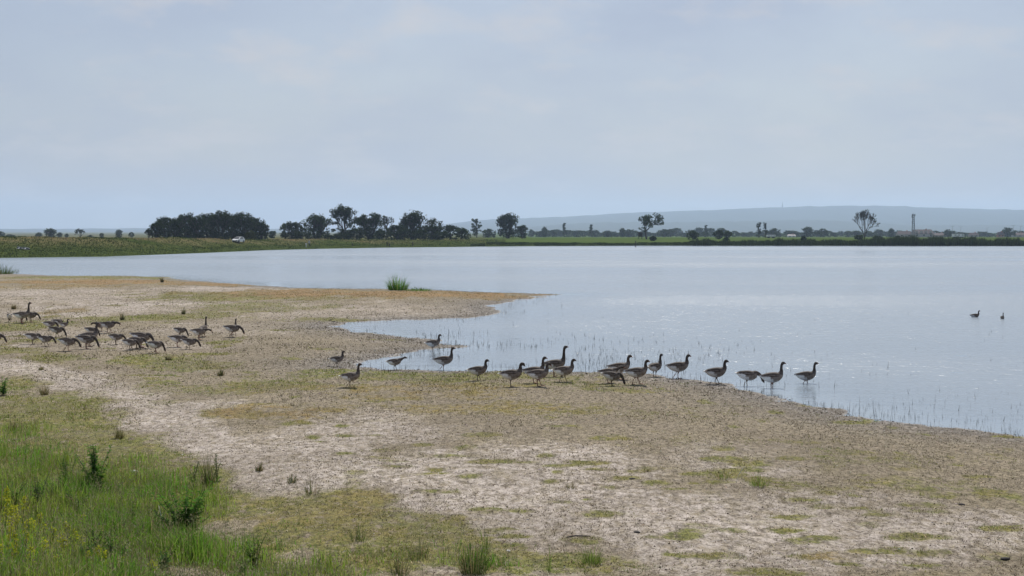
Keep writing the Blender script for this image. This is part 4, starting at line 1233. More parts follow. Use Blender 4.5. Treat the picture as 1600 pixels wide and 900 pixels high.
# short turf in the green patches
x, y = scatter(1000000, 12, 150, .41)
d, z, pt = land(x, y)
g = np.clip(pt['green'] + pt['lush'] + .6 * pt['ochre'], 0, 1) * sstep(.15, .7, d) + .018 * (d > .3)
frag = sstep(.40, .62, fbm(x * 2.6, y * 1.6, 121, 3)) * .9 + .1
m = nr.random(len(x)) < g * .75 * frag
x, y, z, gr, lu, oc = pick(m, x, y, z, pt['green'], pt['lush'], pt['ochre'])
n = len(x)
far = np.clip(y / 40, .55, 2.2)
hh = nr.uniform(.018, .055, n) * (1 + 1.3 * lu * (y < 40)) * np.clip(y / 30, .8, 1.5)
mixo = np.clip(oc - lu, 0, 1)[:, None] * .8
tone = sstep(.35, .65, fbm(x * .5, y * .4, 131, 3))[:, None]
cc = vary((.155, .175, .022), n, .4) * (1 - tone) + vary((.105, .165, .022), n, .4) * tone
cc = cc * (1 - mixo) + vary((.22, .145, .055), n, .3) * mixo
brown = (nr.random(n) < .18)[:, None]
cc = np.where(brown, vary((.20, .155, .09), n, .3), cc)
V, Fq, Cc = blades(np.stack([x, y, z - .006], -1), hh, nr.uniform(.010, .022, n) * far, cc, .7)
cover('turf', 'short olive turf in patches on the flat shore', 'turf', V, Fq, Cc)
print('turf', n)

# dry stalks lying about
x, y = scatter(260000, 12, 110, .41)
d, z, pt = land(x, y)
m = (d > .12) & (nr.random(len(x)) < .55 * (1 - .5 * np.clip(pt['lush'], 0, 1)))
x, y, z = pick(m, x, y, z)
n = len(x)
dark = (nr.random(n) < .55)[:, None]
cc = np.where(dark, vary((.075, .055, .038), n, .4), vary((.42, .36, .26), n, .3))
V, Fq, Cc = blades(np.stack([x, y, z + .003], -1), np.full(n, .014), nr.uniform(.008, .018, n) * np.clip(y / 28, .7, 2), cc, 7)
cover('dry_stalks', 'dry stalks and straw strewn over the flat shore', 'litter', V, Fq, Cc, 'straw')

# stubble: little upright brown sprigs
x, y = scatter(430000, 12, 110, .41)
d, z, pt = land(x, y)
w = .10 + .45 * sstep(.45, .7, fbm(x * .9, y * .5, 141, 4)) + .25 * np.exp(-np.maximum(d, 0) / 2.5)
m = (d > .05) & (nr.random(len(x)) < w)
x, y, z, d = pick(m, x, y, z, d)
n = len(x)
cc = vary((.085, .066, .043), n, .45)
ol = (nr.random(n) < .3)[:, None]
cc = np.where(ol, vary((.11, .10, .03), n, .3), cc)
V, Fq, Cc = blades(np.stack([x, y, z - .004], -1), nr.uniform(.012, .045, n) * np.clip(y / 30, .8, 1.6), nr.uniform(.010, .022, n) * np.clip(y / 30, .7, 2), cc, .9)
cover('stubble', 'brown stubble sprigs dotted over the bare shore', 'stubble', V, Fq, Cc, 'straw')

# crumbs of earth, shells and pebbles
x, y = scatter(150000, 12, 100, .41)
d, z, pt = land(x, y)
w = .05 + .5 * np.exp(-np.abs(d - .15) / .5) + .15 * pt['salt'] + .25 * np.exp(-np.maximum(d, 0) / 4)
m = (d > -.25) & (nr.random(len(x)) < w * .6)
x, y, z, d = pick(m, x, y, z, d)
n = len(x)
s = nr.uniform(.006, .02, n) * np.clip(y / 26, .8, 2.0)
oct_ = np.array([(1, 0, 0), (0, 1, 0), (-1, 0, 0), (0, -1, 0), (0, 0, .7), (0, 0, -.7)])
an = nr.uniform(0, 6.28, n)
jit = nr.uniform(.6, 1.3, (n, 6, 1))
base = np.repeat(oct_[None], n, 0) * jit
rx = base[:, :, 0] * np.cos(an)[:, None] - base[:, :, 1] * np.sin(an)[:, None]
ry = base[:, :, 0] * np.sin(an)[:, None] + base[:, :, 1] * np.cos(an)[:, None]
V = np.stack([rx * 1.3, ry, base[:, :, 2]], -1) * s[:, None, None] + np.stack([x, y, np.maximum(z, -.01)], -1)[:, None]
tri = np.array([(0, 1, 4), (1, 2, 4), (2, 3, 4), (3, 0, 4), (1, 0, 5), (2, 1, 5), (3, 2, 5), (0, 3, 5)])
Fq = (np.arange(n)[:, None, None] * 6 + tri[None]).reshape(-1, 3)
pale = (nr.random(n) < np.where(np.abs(d - .1) < .35, .5, .25))[:, None]
cc = np.where(pale, vary((.5, .46, .41), n, .25), vary((.075, .062, .05), n, .4))
cover('pebbles', 'crumbs of earth and pale pebbles along the waterline and on the shore', 'pebbles', V.reshape(-1, 3), Fq, np.repeat(cc, 6, 0), 'straw')

# sprouting stems in the shallows
x, y = scatter(500000, 22, 95, .41)
d = shore_d(x, y)
cl = fbm(x * .6, y * .32, 151, 4, .6)
bay = np.exp(-(((x - 1.0) / 5.0) ** 2 + ((y - 50) / 8.0) ** 2))
rs = sstep(7, 12, x)
w = (np.exp(np.minimum(d, 0) / 1.1) * .18 + .16 * bay + .035 * rs * np.exp(np.minimum(d, 0) / 3.5) + .006 * np.exp(np.minimum(d, 0) / 12)) * sstep(.38, .68, cl)
w = w * sstep(-8, -2, x + .15 * (y - 40))
m = (d < .1) & (nr.random(len(x)) < w * .85)
x, y, d = pick(m, x, y, d)
n = len(x)
hh = nr.gamma(3.0, .030, n) + .025
cc = vary((.036, .031, .02), n, .45)
V, Fq, Cc = blades(np.stack([x, y, np.full(n, -.06)], -1), hh + .06, nr.uniform(.010, .020, n) * np.clip(y / 40, .8, 1.5), cc, .12)
cover('water_sprouts', 'thin dark stems sprouting from the shallow water', 'reeds', V, Fq, Cc, 'straw')
print('sprouts', n)

# ------------------------------------------------------------------ single tufts and plants
def tuft(u, v, hpx, wpx, tone, label, cat='grass tuft', group=None, n=90, name='rush_tuft', lean=None, wid=1.0, dead=.25):
    p = on_ground(u, v)
    h = 1.4 * hpx * p.y / F; r = wpx * p.y / F / 2
    k = n
    a = nr.uniform(0, 6.283, k); q = np.sqrt(nr.random(k)) * r * .62
    P0 = np.stack([np.cos(a) * q, np.sin(a) * q, np.full(k, -.015)], -1)
    dome = 1 - .55 * (q / (r * .62)) ** 2
    hh = h * np.clip(nr.gamma(5, .14, k), .15, 1.15) * dome
    ln = lean if lean is not None else .28
    cc = vary(tone, k, .4)
    dd = (nr.random(k) < dead)[:, None]
    cc = np.where(dd, vary((.24, .19, .10), k, .3), cc)
    V, Fq, Cc = blades(P0, hh, np.full(k, .0036 * p.y / 11 * wid), cc, ln, .02, True)
    # blades lean outwards from the middle
    W = V.reshape(-1, 5, 3)
    out = np.stack([np.cos(a), np.sin(a)], -1) * (q / (r * .62) * (.35 * r + .25 * hh))[:, None]
    W[:, 2:4, :2] += out[:, None] * .4; W[:, 4, :2] += out
    o = link(name, mesh_np(name, W.reshape(-1, 3), Fq, Cc), M['blade'])
    o.location = p
    tag(o, label, cat, group)
    return o

DK = (.075, .088, .032); BR = (.13, .19, .035); OL = (.125, .115, .045)
TG = 'rush tufts dotted over the shore'
tuft(22, 483, 8, 10, OL, 'small brown rush tuft near the stretched-neck goose', group=TG)
tuft(191, 500, 10, 9, DK, 'small dark rush tuft on the green strip behind the grazing geese', group=TG)
tuft(287, 491, 10, 8, DK, 'small dark rush tuft beyond the close grazing pair', group=TG)
tuft(253, 441, 8, 6, DK, 'tiny dark tuft by the far water edge', group=TG)
tuft(263, 562, 10, 13, DK, 'dark rush tuft in front of the grazing flock', group=TG)
tuft(345, 587, 12, 14, DK, 'dark spiky tuft between the flock and the walking geese', group=TG)
tuft(69, 617, 18, 18, OL, 'brownish tuft beside the pale track', group=TG)
tuft(186, 685, 20, 20, OL, 'brown dry tuft at the inner side of the pale track', group=TG)
tuft(64, 578, 6, 12, OL, 'very low brown tuft on the pale track', group=TG)
tuft(20, 672, 16, 16, OL, 'thin brown tuft on the olive turf near the leafy weed', group=TG)
tuft(324, 758, 40, 26, DK, 'tall brown-green rush tuft on the edge of the salt flat', group=TG, n=150)
tuft(405, 736, 14, 18, DK, 'small dark-green tuft alone on the white salt crust', group=TG)
tuft(456, 754, 14, 22, DK, 'sparse dark tuft on the salt crust beside the short turf', group=TG)
tuft(740, 897, 52, 60, (.05, .085, .02), 'large dark-centred rush clump at the foot of the bank', group=TG, n=300)
tuft(925, 880, 28, 46, BR, 'bright green grass tuft at the edge of the salt flat', 'grass tuft', 'bright grass tufts', 170, 'grass_tuft', dead=.08)
tuft(758, 862, 40, 16, BR, 'upright bright green blades beside the large rush clump', 'grass tuft', 'bright grass tufts', 40, 'grass_tuft', dead=.1)
tuft(858, 892, 44, 10, BR, 'few tall green blades between two grass clumps', 'grass tuft', 'bright grass tufts', 14, 'grass_tuft', dead=.1)
tuft(1130, 748, 16, 44, BR, 'low spreading grass tuft on the salt flat, with a long stalk', 'grass tuft', 'bright grass tufts', 70, 'grass_tuft', dead=.25)
tuft(1185, 760, 20, 40, BR, 'bright spreading grass tuft next to another low one', 'grass tuft', 'bright grass tufts', 90, 'grass_tuft', dead=.15)
tuft(1005, 738, 8, 40, OL, 'flat olive tuft on the bare flat', group=TG, n=60)
tuft(892, 762, 10, 24, OL, 'small olive tuft in the middle of the salt flat', group=TG, n=60)
tuft(560, 845, 26, 40, (.07, .105, .028), 'bluish grass clump in the short foreground turf', 'grass tuft', 'bright grass tufts', 70, 'grass_tuft')
tuft(655, 870, 30, 50, (.07, .105, .028), 'wide bluish grass clump near the large rush clump', 'grass tuft', 'bright grass tufts', 90, 'grass_tuft')
tuft(485, 770, 26, 30, (.07, .09, .028), 'thin green blades where turf meets salt crust', 'grass tuft', 'bright grass tufts', 40, 'grass_tuft')
tuft(625, 899, 30, 40, DK, 'dark rush clump low on the bank', group=TG, n=140)
# green reed tufts by the water
tuft(622, 453.5, 21, 44, (.085, .18, .025), 'green reed clump on the back of the sand spit', 'reeds', None, 420, 'reed_clump', dead=.05, wid=.8)
tuft(655, 454.5, 6, 60, (.085, .17, .025), 'low green fringe beside the reed clump on the spit', 'reeds', None, 220, 'reed_clump', dead=.05, wid=.8)
tuft(4, 428, 13, 50, (.06, .10, .025), 'green reed stand at the far water edge', 'reeds', None, 220, 'reed_clump', dead=.08, wid=.8)
tuft(26, 427, 10, 10, DK, 'few dark reeds standing in the water by the reed stand', 'reeds', None, 26, 'reed_clump', dead=.08, wid=.5)

def weed(u, v, hpx, wpx, tone, label, nst, name='leafy_weed', group=None, leaf=.055):
    """upright weed: several stems set with pointed leaves"""
    p = on_ground(u, v); h = hpx * p.y / F; r = wpx * p.y / F / 2
    root = empty(name, p, 0, label, 'plant', group)
    st = MB(); LV = []; LC = []
    rg = random.Random(int(u * 7 + v))
    for k in range(nst):
        a = rg.uniform(0, 6.28); q = rg.uniform(.1, 1) * r
        hs = h * rg.uniform(.55, 1.05)
        e = Vector((math.cos(a) * q, math.sin(a) * q, hs)); m_ = Vector((e.x * .35, e.y * .35, hs * .5)); b = Vector((e.x * .12, e.y * .12, -.02))
        st.tube([b, m_, e], [.006, .005, .003], 5, False)
        nl = int(hs / .022)
        for j in range(nl):
            t = .15 + .85 * j / nl
            c = b.lerp(m_, t * 2) if t < .5 else m_.lerp(e, t * 2 - 1)
            an = rg.uniform(0, 6.28); L = leaf * 1.15 * rg.uniform(.7, 1.5) * (1.3 - .7 * t)
            d = Vector((math.cos(an), math.sin(an), rg.uniform(.1, .7))).normalized(); s = d.cross(Vector((0, 0, 1))).normalized()
            LV += [c, c + d * L * .5 + s * L * .26, c + d * L - Vector((0, 0, L * .2)), c + d * L * .5 - s * L * .26]
            tt = rg.uniform(.65, 1.35); LC += [tuple(x_ * tt for x_ in tone)] * 4
    st.build('stem', M['stem'], root, True)
    nq = len(LV) // 4
    link('foliage', mesh_np('foliage', [tuple(x_) for x_ in LV], np.arange(nq * 4).reshape(nq, 4), LC), M['blade'], root)
    return root
GW_ = (.11, .24, .04)
WG = 'leafy weeds on the near bank'
weed(150, 772, 76, 66, GW_, 'big dark-green leafy weed standing out of the meadow grass', 16, group=WG, leaf=.085)
weed(104, 768, 60, 40, (.09, .17, .035), 'smaller green weed beside the big leafy weed', 8, group=WG)
weed(4, 618, 30, 36, GW_, 'bushy green weed alone on the olive turf by the pale track', 12, group=WG, leaf=.07)
weed(302, 762, 40, 20, (.10, .16, .04), 'slender green weed next to the tall rush tuft', 4, group=WG)
weed(338, 752, 44, 14, (.10, .16, .04), 'thin leafy stalk just behind the tall rush tuft', 3, group=WG)
weed(288, 850, 90, 110, (.11, .24, .04), 'broad mound of deep green foliage in the meadow grass', 34, group=WG, leaf=.09)
weed(60, 800, 60, 50, (.10, .15, .05), 'grey-green weed among the meadow grass', 9, group=WG)
weed(400, 885, 50, 60, (.10, .17, .035), 'low green weed on the lower bank', 10, group=WG)

_wr = random.Random(21)
for _ in range(26):
    v_ = _wr.uniform(785, 905); u_ = _wr.uniform(0, 60 + (v_ - 760) * 2.6)
    weed(u_, v_, _wr.uniform(26, 46), _wr.uniform(30, 60), _wr.choice(((.12, .25, .04), (.15, .25, .05), (.11, .2, .06))), 'low fresh-green leafy weed growing through the meadow grass', _wr.randint(6, 11), group='low weeds in the meadow grass')

# yellow-flowering spikes
def yellow(u, v, hpx):
    label = ('tall yellow flower spike in the dense yellow patch of the bank' if hpx > 55 else 'mid-height yellow flower spike at the rim of the yellow patch' if hpx > 41
             else 'short yellow flower spike scattered in the meadow grass' if hpx > 29 else 'smallest yellow flower spike, mostly sunk in the meadow grass')
    p = on_ground(u, v); h = hpx * p.y / F
    rg = random.Random(int(u * 13 + v * 3))
    root = empty('yellow_flower', p, rg.uniform(0, 6), label, 'flower', 'yellow flower spikes on the near bank')
    lean = Vector((rg.uniform(-.12, .12) * h, rg.uniform(-.12, .12) * h, h))
    st = MB(); st.tube([(0, 0, -.02), lean * .5, lean], [.004, .0035, .002], 5, False); st.build('stem', M['stem'], root)
    LV, LC = [], []
    for k in range(90):
        t = rg.uniform(.5, 1.0); wd = .034 * (1.15 - t) + .008
        c = lean * t + Vector((rg.gauss(0, wd), rg.gauss(0, wd), rg.gauss(0, .01)))
        a = Vector((rg.gauss(0, 1), rg.gauss(0, 1), rg.gauss(0, 1))).normalized(); b = a.orthogonal().normalized()
        s = rg.uniform(.008, .015)
        LV += [c - a * s, c + b * s, c + a * s, c - b * s]; tt = rg.uniform(.7, 1.2)
        LC += [(.46 * tt, .48 * tt, .04 * tt)] * 4
    link('blossom', mesh_np('blossom', [tuple(q) for q in LV], np.arange(360).reshape(90, 4), LC), M['yellow'], root)
    LV, LC = [], []
    for k in range(26):
        t = rg.uniform(.1, .75); c = lean * t; an = rg.uniform(0, 6.28); L = rg.uniform(.025, .05)
        d = Vector((math.cos(an), math.sin(an), .5)).normalized(); s = d.cross(Vector((0, 0, 1))).normalized() * .006
        LV += [c - s, c + s, c + d * L + s * .3, c + d * L - s * .3]; LC += [(.075, .12, .03)] * 4
    link('foliage', mesh_np('foliage', [tuple(q) for q in LV], np.arange(104).reshape(26, 4), LC), M['blade'], root)
rg = random.Random(3)
for (u, v, h) in [(6, 850, 70), (18, 862, 72), (30, 848, 60), (14, 890, 70), (38, 880, 66), (24, 905, 70), (50, 866, 52), (4, 915, 72), (44, 912, 60), (66, 893, 50), (82, 868, 45),
                  (68, 860, 40), (100, 880, 44), (112, 868, 40), (128, 872, 34), (85, 910, 42), (138, 905, 46), (150, 885, 30), (160, 900, 40), (188, 912, 44), (155, 850, 28), (105, 850, 34),
                  (60, 838, 34), (130, 828, 24), (178, 838, 22), (240, 905, 26), (35, 815, 40), (8, 805, 44)]:
    yellow(u, v, h)

# a few pale dry stalks and pale scraps
def stalk(u0, v0, du, hpx, label):
    p = on_ground(u0, v0); k = p.y / F
    b = MB(); b.tube([(0, 0, -.01), (du * k * .3, .02, hpx * k * .5), (du * k, .05, hpx * k)], [.006, .006, .003], 5)
    o = b.build('dry_stalk', M['stone'], None, True); o.location = p
    tag(o, label, 'stalk', 'dry stalks')
stalk(258, 850, -11, 60, 'long pale bent dry stalk leaning over the green mound')
stalk(150, 868, 20, 12, 'short white forked twig caught in the meadow grass')
stalk(1150, 755, 14, 26, 'single thin stalk leaning over the low grass tufts')
def scrap(u, v, s, mat, label, cat, name, seed):
    p = on_ground(u, v); rg = random.Random(seed); b = MB()
    rings = []
    for zz, rr in ((-.3, .55), (.1, 1), (.5, .8), (.75, .35)):
        rings.append([(math.cos(a) * rr * rg.uniform(.75, 1.2) * s, math.sin(a) * rr * rg.uniform(.6, 1.1) * s, zz * s * .6) for a in [6.283 * k / 8 for k in range(8)]])
    b.loft(rings); o = b.build(name, M[mat], None, True); o.location = p
    tag(o, label, cat)
scrap(210, 738, .09, 'stone', 'pale lump of stone at the edge of the meadow grass', 'stone', 'pale_stone', 1)
scrap(988, 749, .06, 'darkwood', 'dark clod lying alone on the white salt flat', 'clod', 'earth_clod', 2)
scrap(995, 832, .05, 'darkwood', 'dark clod beside dry sticks on the flat', 'clod', 'earth_clod', 3)
scrap(1571, 874, .06, 'darkwood', 'black clod on the salt crust near loose straw', 'clod', 'earth_clod', 4)
scrap(1503, 789, .055, 'darkwood', 'dark clod in a brown tuft on the bare shore', 'clod', 'earth_clod', 5)
scrap(521, 503, .10, 'darkwood', 'dark clod at the head of the bay', 'clod', 'earth_clod', 6)
scrap(794, 861, .035, 'stone', 'small white stone beside the large rush clump', 'stone', 'pale_stone', 7)
scrap(57, 509, .05, 'stone', 'white stone on the green patch by the upright goose', 'stone', 'pale_stone', 8)
def stick(u, v, L, rz, label):
    p = on_ground(u, v); b = MB()
    b.tube([(-L / 2, 0, .015), (-L * .1, .03, .022), (L / 2, 0, .012)], [.008, .011, .006], 6)
    o = b.build('fallen_stick', M['darkwood'], None, True); o.location = p; o.rotation_euler = (0, 0, rz)
    tag(o, label, 'stick')
stick(904, 840, .34, .25, 'short dark stick lying beside the bright grass tuft')

# ------------------------------------------------------------------ things on the far shore
def car(u, v):
    p = far_on(u, v)
    root = empty('parked_car', p, R(-106), 'white parked car facing the lake on the far dike', 'car')
    root.scale = (.86, .86, .86)
    prof = [(-2.05, .45, .70), (-2.05, .80, .74), (-1.95, 1.0, .74), (-1.3, 1.08, .76), (1.15, .98, .78), (1.85, .86, .74), (2.08, .70, .70), (2.08, .40, .68)]
    b = MB()
    ring = lambda y, k: [(x, y, .30) if False else (x, y * w / .78, z) for x, z, w in prof] + [(1.6, y, .30), (-1.6, y, .30)]
    b.loft([ring(-.86, 0), ring(-.88, 0), ring(.88, 0), ring(.86, 0)]); b.build('body', M['white'], root)
    cb = MB(); pr = [(-1.9, 1.0), (-1.45, 1.44), (-.9, 1.53), (.25, 1.5), (1.2, .98)]
    cb.loft([[(x, -.80 + (z - 1) * .22, z) for x, z in pr], [(x, .80 - (z - 1) * .22, z) for x, z in pr]])
    cb.build('cabin', M['white'], root)
    w = MB(); w.add([(1.19, -.70, 1.02), (1.19, .70, 1.02), (.36, .60, 1.47), (.36, -.60, 1.47)], [(0, 1, 2, 3)])
    for q in range(len(w.v)): w.v[q] = (w.v[q][0] + .02, w.v[q][1], w.v[q][2] + .02)
    w.build('windscreen', M['glass'], root)
    for s in (-1, 1):
        w = MB()
        f = lambda x, z: (x, s * (.81 - (z - 1) * .22), z)
        pts = [f(-1.45, 1.06), f(.85, 1.06), f(.2, 1.42), f(-1.1, 1.44)]
        w.add(pts, [(0, 1, 2, 3)] if s < 0 else [(3, 2, 1, 0)])
        w.build('side_window', M['glass'], root)
        hl = MB(); hl.box((2.02, s * .58, .72), (.12, .30, .16)); hl.build('headlight', M['lamp'], root)
        for x in (-1.3, 1.3):
            ty = MB(); ty.tube([(x, s * .72, .32), (x, s * .90, .32)], [.32, .32], 16)
            t_ = ty.build('wheel', M['rubber'], root)
            rm = MB(); rm.tube([(x, s * .88, .32), (x, s * .915, .32)], [.19, .19], 12); rm.build('rim', M['steel'], t_)
    bm_ = MB(); bm_.box((2.09, 0, .48), (.06, 1.2, .18)); bm_.build('grille', M['rubber'], root)
car(373, 379.5)

def person(u, v, h, top, legm, label, yaw, bend=.0):
    p = far_on(u, v); s = h / 1.75
    root = empty('person', p, yaw, label, 'person', 'walkers on the far shore')
    root.scale = (s, s, s)
    sk = bpy.data.meshes.new('body')
    J = [(0, 0, .95), (0, .02, 1.15), (0, .02 + bend * .3, 1.38), (0, .03 + bend * .5, 1.50), (0, .05 + bend * .6, 1.60), (0, .06 + bend * .62, 1.70),
         (.19, .02 + bend * .3, 1.40), (.24, .03, 1.14), (.24, .12, .92), (-.19, .02 + bend * .3, 1.40), (-.25, .02, 1.14), (-.23, .1, .92),
         (.09, 0, .90), (.10, .06, .50), (.10, .08, .08), (.10, .2, .04), (-.09, 0, .90), (-.10, -.03, .50), (-.10, -.10, .08), (-.10, .02, .04)]
    E = [(0, 1), (1, 2), (2, 3), (3, 4), (4, 5), (2, 6), (6, 7), (7, 8), (2, 9), (9, 10), (10, 11), (0, 12), (12, 13), (13, 14), (14, 15), (0, 16), (16, 17), (17, 18), (18, 19)]
    rad = [.15, .14, .15, .055, .10, .07, .06, .045, .035, .06, .045, .035, .09, .065, .045, .04, .09, .065, .045, .04]
    sk.from_pydata(J, E, []); o = link('body', sk, None, root)
    md = o.modifiers.new('skin', 'SKIN'); o.modifiers.new('sub', 'SUBSURF').levels = 1
    for i, r_ in enumerate(rad): sk.skin_vertices[0].data[i].radius = (r_, r_ * .8)
    sk.skin_vertices[0].data[0].use_root = True
    dg = bpy.context.evaluated_depsgraph_get()
    me_ = bpy.data.meshes.new_from_object(o.evaluated_get(dg)); o.modifiers.clear(); o.data = me_
    me_.materials.clear()
    for mm in (M['skin'], top, legm, M['cloth_dark']): me_.materials.append(mm)
    for f in me_.polygons:
        z = f.center.z
        f.material_index = 3 if z > 1.63 else (0 if z > 1.45 else (1 if z > .93 else (0 if abs(f.center.x) > .2 and z > .85 else 2)))
        f.use_smooth = True
person(483.5, 386.5, 1.85, M['cloth_grey'], M['cloth_dark'], 'adult in light grey top and dark trousers on the far shore', R(160), .15)
person(478.8, 387.3, 1.25, M['cloth_white'], M['cloth_white'], 'child in white clothes beside the adult on the far shore', R(185))

def boat(u, v, rz, label):
    p = far_on(u, v); root = empty('rowing_boat', p, rz, label, 'boat', 'boats on the far bank')
    b = MB(); rings = []
    for x, w, z0 in ((-1.25, .42, .06), (-.6, .52, 0), (.2, .52, 0), (.9, .34, .05), (1.3, .04, .2)):
        rings.append([(x, -w, .48), (x, -w * .75, .14 + z0), (x, 0, z0), (x, w * .75, .14 + z0), (x, w, .48), (x, w * .9, .47), (x, 0, .16 + z0), (x, -w * .9, .47)])
    b.loft(rings); b.build('hull', M['boat'], root)
    g = MB()
    for s in (-1, 1):
        g.tube([(-1.25, s * .42, .50), (-.6, s * .52, .50), (.2, s * .52, .50), (.9, s * .34, .52), (1.3, s * .03, .54)], [.035] * 5, 6)
    g.build('gunwale', M['white'], root)
    t = MB(); t.box((-.3, 0, .38), (.3, .92, .05)); t.build('thwart', M['white'], root)
    root.rotation_euler = (R(32), R(8), rz); root.scale = (.5, .5, .5)
boat(32, 389.5, R(-20), 'small dark boat with white rim lying on the grassy dike')
boat(42, 390, R(-14), 'second small dark boat lying beside the other on the dike')

def post(u, v, h, r, label, water=True, name='wooden_post'):
    p = at(u, v) if water else far_on(u, v)
    b = MB(); b.tube([(0, 0, -.6), (.02, 0, h * .5), (0, .02, h), (0, .02, h + r * .5)], [r, r * .95, r * .85, r * .3], 8)
    o = b.build(name, M['darkwood'], None, True); o.location = p
    tag(o, label, 'post')
post(993, 386, 1.6, .14, 'single dark post standing in the lake off the meadow')
post(551, 384, .6, .13, 'short dark stump on the far shore beyond the walkers', False)
post(605, 384, 1.1, .14, 'dark post on the far shore below the half-bare tree', False)
post(608.5, 385, .7, .2, 'low dark stump beside a post on the far shore', False)
post(645, 384.5, 1.1, .12, 'dark post on the far shore below the pointed-top tree', False)

# dark hunting hide on the meadow
p = far_at(1000, 560); root = empty('hunting_hide', p, R(8), 'dark boxy hide on legs beside the see-through spreading tree', 'hide')
b = MB(); b.box((0, 0, 1.75), (1.5, 1.5, 1.7)); b.build('cabin', M['darkwood'], root)
b = MB(); b.add([(-.9, -.9, 2.6), (.9, -.9, 2.6), (.9, .9, 2.85), (-.9, .9, 2.85), (-.9, -.9, 2.68), (.9, -.9, 2.68), (.9, .9, 2.93), (-.9, .9, 2.93)],
                [(3, 2, 1, 0), (4, 5, 6, 7), (0, 1, 5, 4), (1, 2, 6, 5), (2, 3, 7, 6), (3, 0, 4, 7)]); b.build('roof', M['darkwood'], root)
for sx in (-.65, .65):
    for sy in (-.65, .65):
        b = MB(); b.tube([(sx * 1.15, sy * 1.15, -.2), (sx, sy, .95)], [.08, .08], 6); b.build('leg', M['darkwood'], root)
b = MB(); b.box((0, -.76, 2.0), (.9, .04, .3)); b.build('window', M['glass'], root)

# ------------------------------------------------------------------ village
def house(u, vb, vt, wpx, y, wallm, roofm, label, name='house', dormers=0, eave=.45, dorm_mat=None):
    p = far_at(u, y); z0 = p.z
    w = wpx * y / F; top = HC + (VH - vt) * y / F
    h = top - z0; dpt = min(w * .6, 11)
    root = empty(name, p, 0, label, 'building')
    he = h * eave
    b = MB(); b.box((0, 0, he / 2 - .2), (w, dpt, he + .4)); b.build('wall', wallm, root)
    b = MB(); o = .4
    b.add([(-w / 2 - o, -dpt / 2 - o, he), (w / 2 + o, -dpt / 2 - o, he), (w / 2 + o, dpt / 2 + o, he), (-w / 2 - o, dpt / 2 + o, he), (-w / 2 + w * .06, 0, h), (w / 2 - w * .06, 0, h)],
          [(3, 2, 1, 0), (0, 1, 5, 4), (1, 2, 5), (2, 3, 4, 5), (3, 0, 4)])
    rf = b.build('roof', roofm, root)
    n = max(2, int(w / 4.5))
    for k in range(n):
        x_ = -w / 2 + w * (k + .5) / n
        b = MB(); b.box((x_, -dpt / 2 - .03, he * .55), (1.2, .08, min(1.4, he * .5))); wd = b.build('window', M['glass'], root)
        b = MB(); b.box((x_, -dpt / 2 - .06, he * .55 - min(1.4, he * .5) / 2 - .08), (1.5, .16, .12)); b.build('sill', M['white'], wd)
    for k in range(dormers):
        x_ = -w / 2 + w * (k + .7) / (dormers + .4)
        zz = he + (h - he) * .38
        b = MB(); b.box((x_, -dpt * .30, zz), (w / dormers * .5, dpt * .3, (h - he) * .5)); dm = b.build('dormer', dorm_mat or M['render'], rf)
    b = MB(); b.box((w * .2, dpt * .08, h - .1), (.9, .9, 1.6)); b.build('chimney', M['brickred'], rf)
    return root
house(1440, 368, 358.5, 32, 1180, M['render'], M['rooftile'], 'large house with dark red roof and row of pale dormers beside the mast', 'house', 4)
house(1412, 368, 361, 22, 1230, M['render'], M['rooftile'], 'low dark-roofed house behind the foot of the mast')
house(1466, 369, 364, 24, 1210, M['render'], M['rooftile'], 'low brown-roofed building between the dormer house and the white trailer', 'barn')
house(1562, 369, 362.5, 10, 1120, M['brickred'], M['rooftile'], 'small house with salmon-red wall beside a rounded tree')
house(1590, 369, 363.5, 24, 1240, M['render'], M['rooftile'], 'low hazy house past the red-walled house')
house(1520, 369, 363.5, 14, 1240, M['render'], M['rooftile'], 'small hazy house past the white trailer')
house(1236, 370, 366, 12, 1200, M['white'], M['render'], 'small pale cottage between hazy trees')
def trailer(u, y, L, h, vb, label):
    p = far_at(u, y); zb = max(p.z, zv(vb, y))
    root = empty('white_trailer', (p.x, p.y, p.z), R(4), label, 'trailer', 'white trailers by the village')
    lift = .7
    b = MB(); b.box((0, 0, lift + h / 2), (L, 2.5, h)); b.build('body', M['trailer'], root)
    for k in range(3):
        b = MB(); b.box((-L / 2 + L * (k + .5) / 3, -1.27, lift + h * .62), (L * .16, .05, h * .25)); b.build('window', M['glass'], root)
    for x_ in (-L * .3, L * .3):
        for s in (-1, 1):
            b = MB(); b.tube([(x_, s * 1.0, .4), (x_, s * 1.25, .4)], [.42, .42], 12); b.build('wheel', M['rubber'], root)
trailer(1496, 640, 4.9, 1.3, 370, 'bright white trailer in front of the village')
trailer(1204, 640, 3.6, .8, 371, 'low white trailer by the hazy trees past the twin poplars')

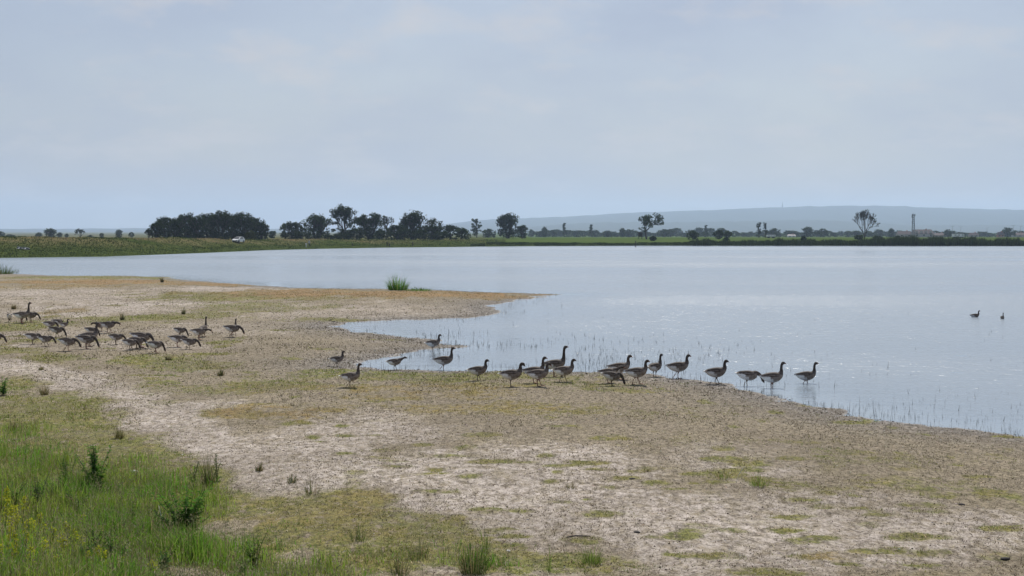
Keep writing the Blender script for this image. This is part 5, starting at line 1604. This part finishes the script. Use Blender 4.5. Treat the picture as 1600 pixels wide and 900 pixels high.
# telecom mast: lattice with antennas
y = 1160; p = far_at(1426, y); H = HC + (VH - 335) * y / F - p.z
root = empty('telecom_mast', p, 0, 'tall grey lattice mast with antennas beside the dormer house', 'mast')
wd = lambda t: 1.15 - .55 * t
for sx in (-1, 1):
    for sy in (-1, 1):
        b = MB(); b.tube([(sx * wd(0), sy * wd(0), -.5), (sx * wd(1), sy * wd(1), H)], [.14, .11], 6); b.build('leg', M['steel'], root)
nb = 11
for k in range(nb):
    t0, t1 = k / nb, (k + 1) / nb
    b = MB()
    for (ax, ay), (bx, by) in (((-1, -1), (1, -1)), ((1, -1), (1, 1)), ((1, 1), (-1, 1)), ((-1, 1), (-1, -1))):
        b.tube([(ax * wd(t0), ay * wd(t0), H * t0), (bx * wd(t1), by * wd(t1), H * t1)], [.08, .08], 5)
        b.tube([(bx * wd(t0), by * wd(t0), H * t0), (ax * wd(t1), ay * wd(t1), H * t1)], [.08, .08], 5)
    b.build('brace', M['steel'], root)
for k, (t, a) in enumerate(((.97, 0), (.97, 2.1), (.97, 4.2), (.78, .8), (.66, 3.6), (.55, 5.2), (.90, 3.1))):
    b = MB(); b.box((math.cos(a) * 1.25, math.sin(a) * 1.25, H * t), (.45, .45, 2.0), a); b.build('antenna', M['steel'], root)
b = MB(); b.tube([(0, 0, H - .2), (0, 0, H + 1.5)], [.07, .04], 6); b.build('spike', M['steel'], root)

def lamp(u, vt, y, label, arms=2):
    p = far_at(u, y); H = HC + (VH - vt) * y / F - p.z
    root = empty('lamp_post', p, 0, label, 'lamp post', 'lamp posts by the village')
    b = MB(); b.tube([(0, 0, -.3), (0, 0, H)], [.12, .08], 6); b.build('pole', M['steel'], root)
    for s in ((-1, 1) if arms == 2 else (1,)):
        b = MB(); b.tube([(0, 0, H - .1), (s * 1.1, 0, H + .1), (s * 1.5, 0, H + .1)], [.08, .07, .12], 6); b.build('lamp_arm', M['steel'], root)
lamp(1487, 353.5, 1120, 'double-armed lamp post behind the bright white trailer')
lamp(1500, 354.5, 1150, 'lamp post just past the bright white trailer')
lamp(1541, 356, 1150, 'slim lamp post between hazy houses', 1)
lamp(1582, 352.5, 1100, 'tall double-armed lamp post behind the rounded tree')
lamp(1593, 353.5, 1100, 'last lamp post next to the rounded tree, pole thinner', 1)
# mast on the hill
y = 9750; px = (1222 - 800) / F * y
zt = HC + (VH - 315.5) * y / F; zb = HC + (VH - 327) * y / F
b = MB(); b.tube([(0, 0, 0), (0, 0, (zt - zb) * .7), (0, 0, zt - zb)], [3.2, 2.4, 1.2], 8)
o = b.build('hilltop_mast', M['steel'], None); o.location = (px, y, zb)
tag(o, 'thin transmitter mast on the crest of the blue hills', 'mast')

# ------------------------------------------------------------------ haze
hz, hn, hl, hout = nmat('haze')
pv = hn.new('ShaderNodeVolumePrincipled')
pv.inputs['Color'].default_value = (0.58, 0.755, 1.0, 1)
pv.inputs['Density'].default_value = 0.00010
pv.inputs['Anisotropy'].default_value = 0.35
hl.new(pv.outputs[0], hout.inputs['Volume'])
b = MB(); b.box((0, 6250, 150), (33000, 19500, 330))
o = b.build('haze', hz)
tag(o, kind='stuff')
tag(o, 'pale blue haze over the plain', 'haze')
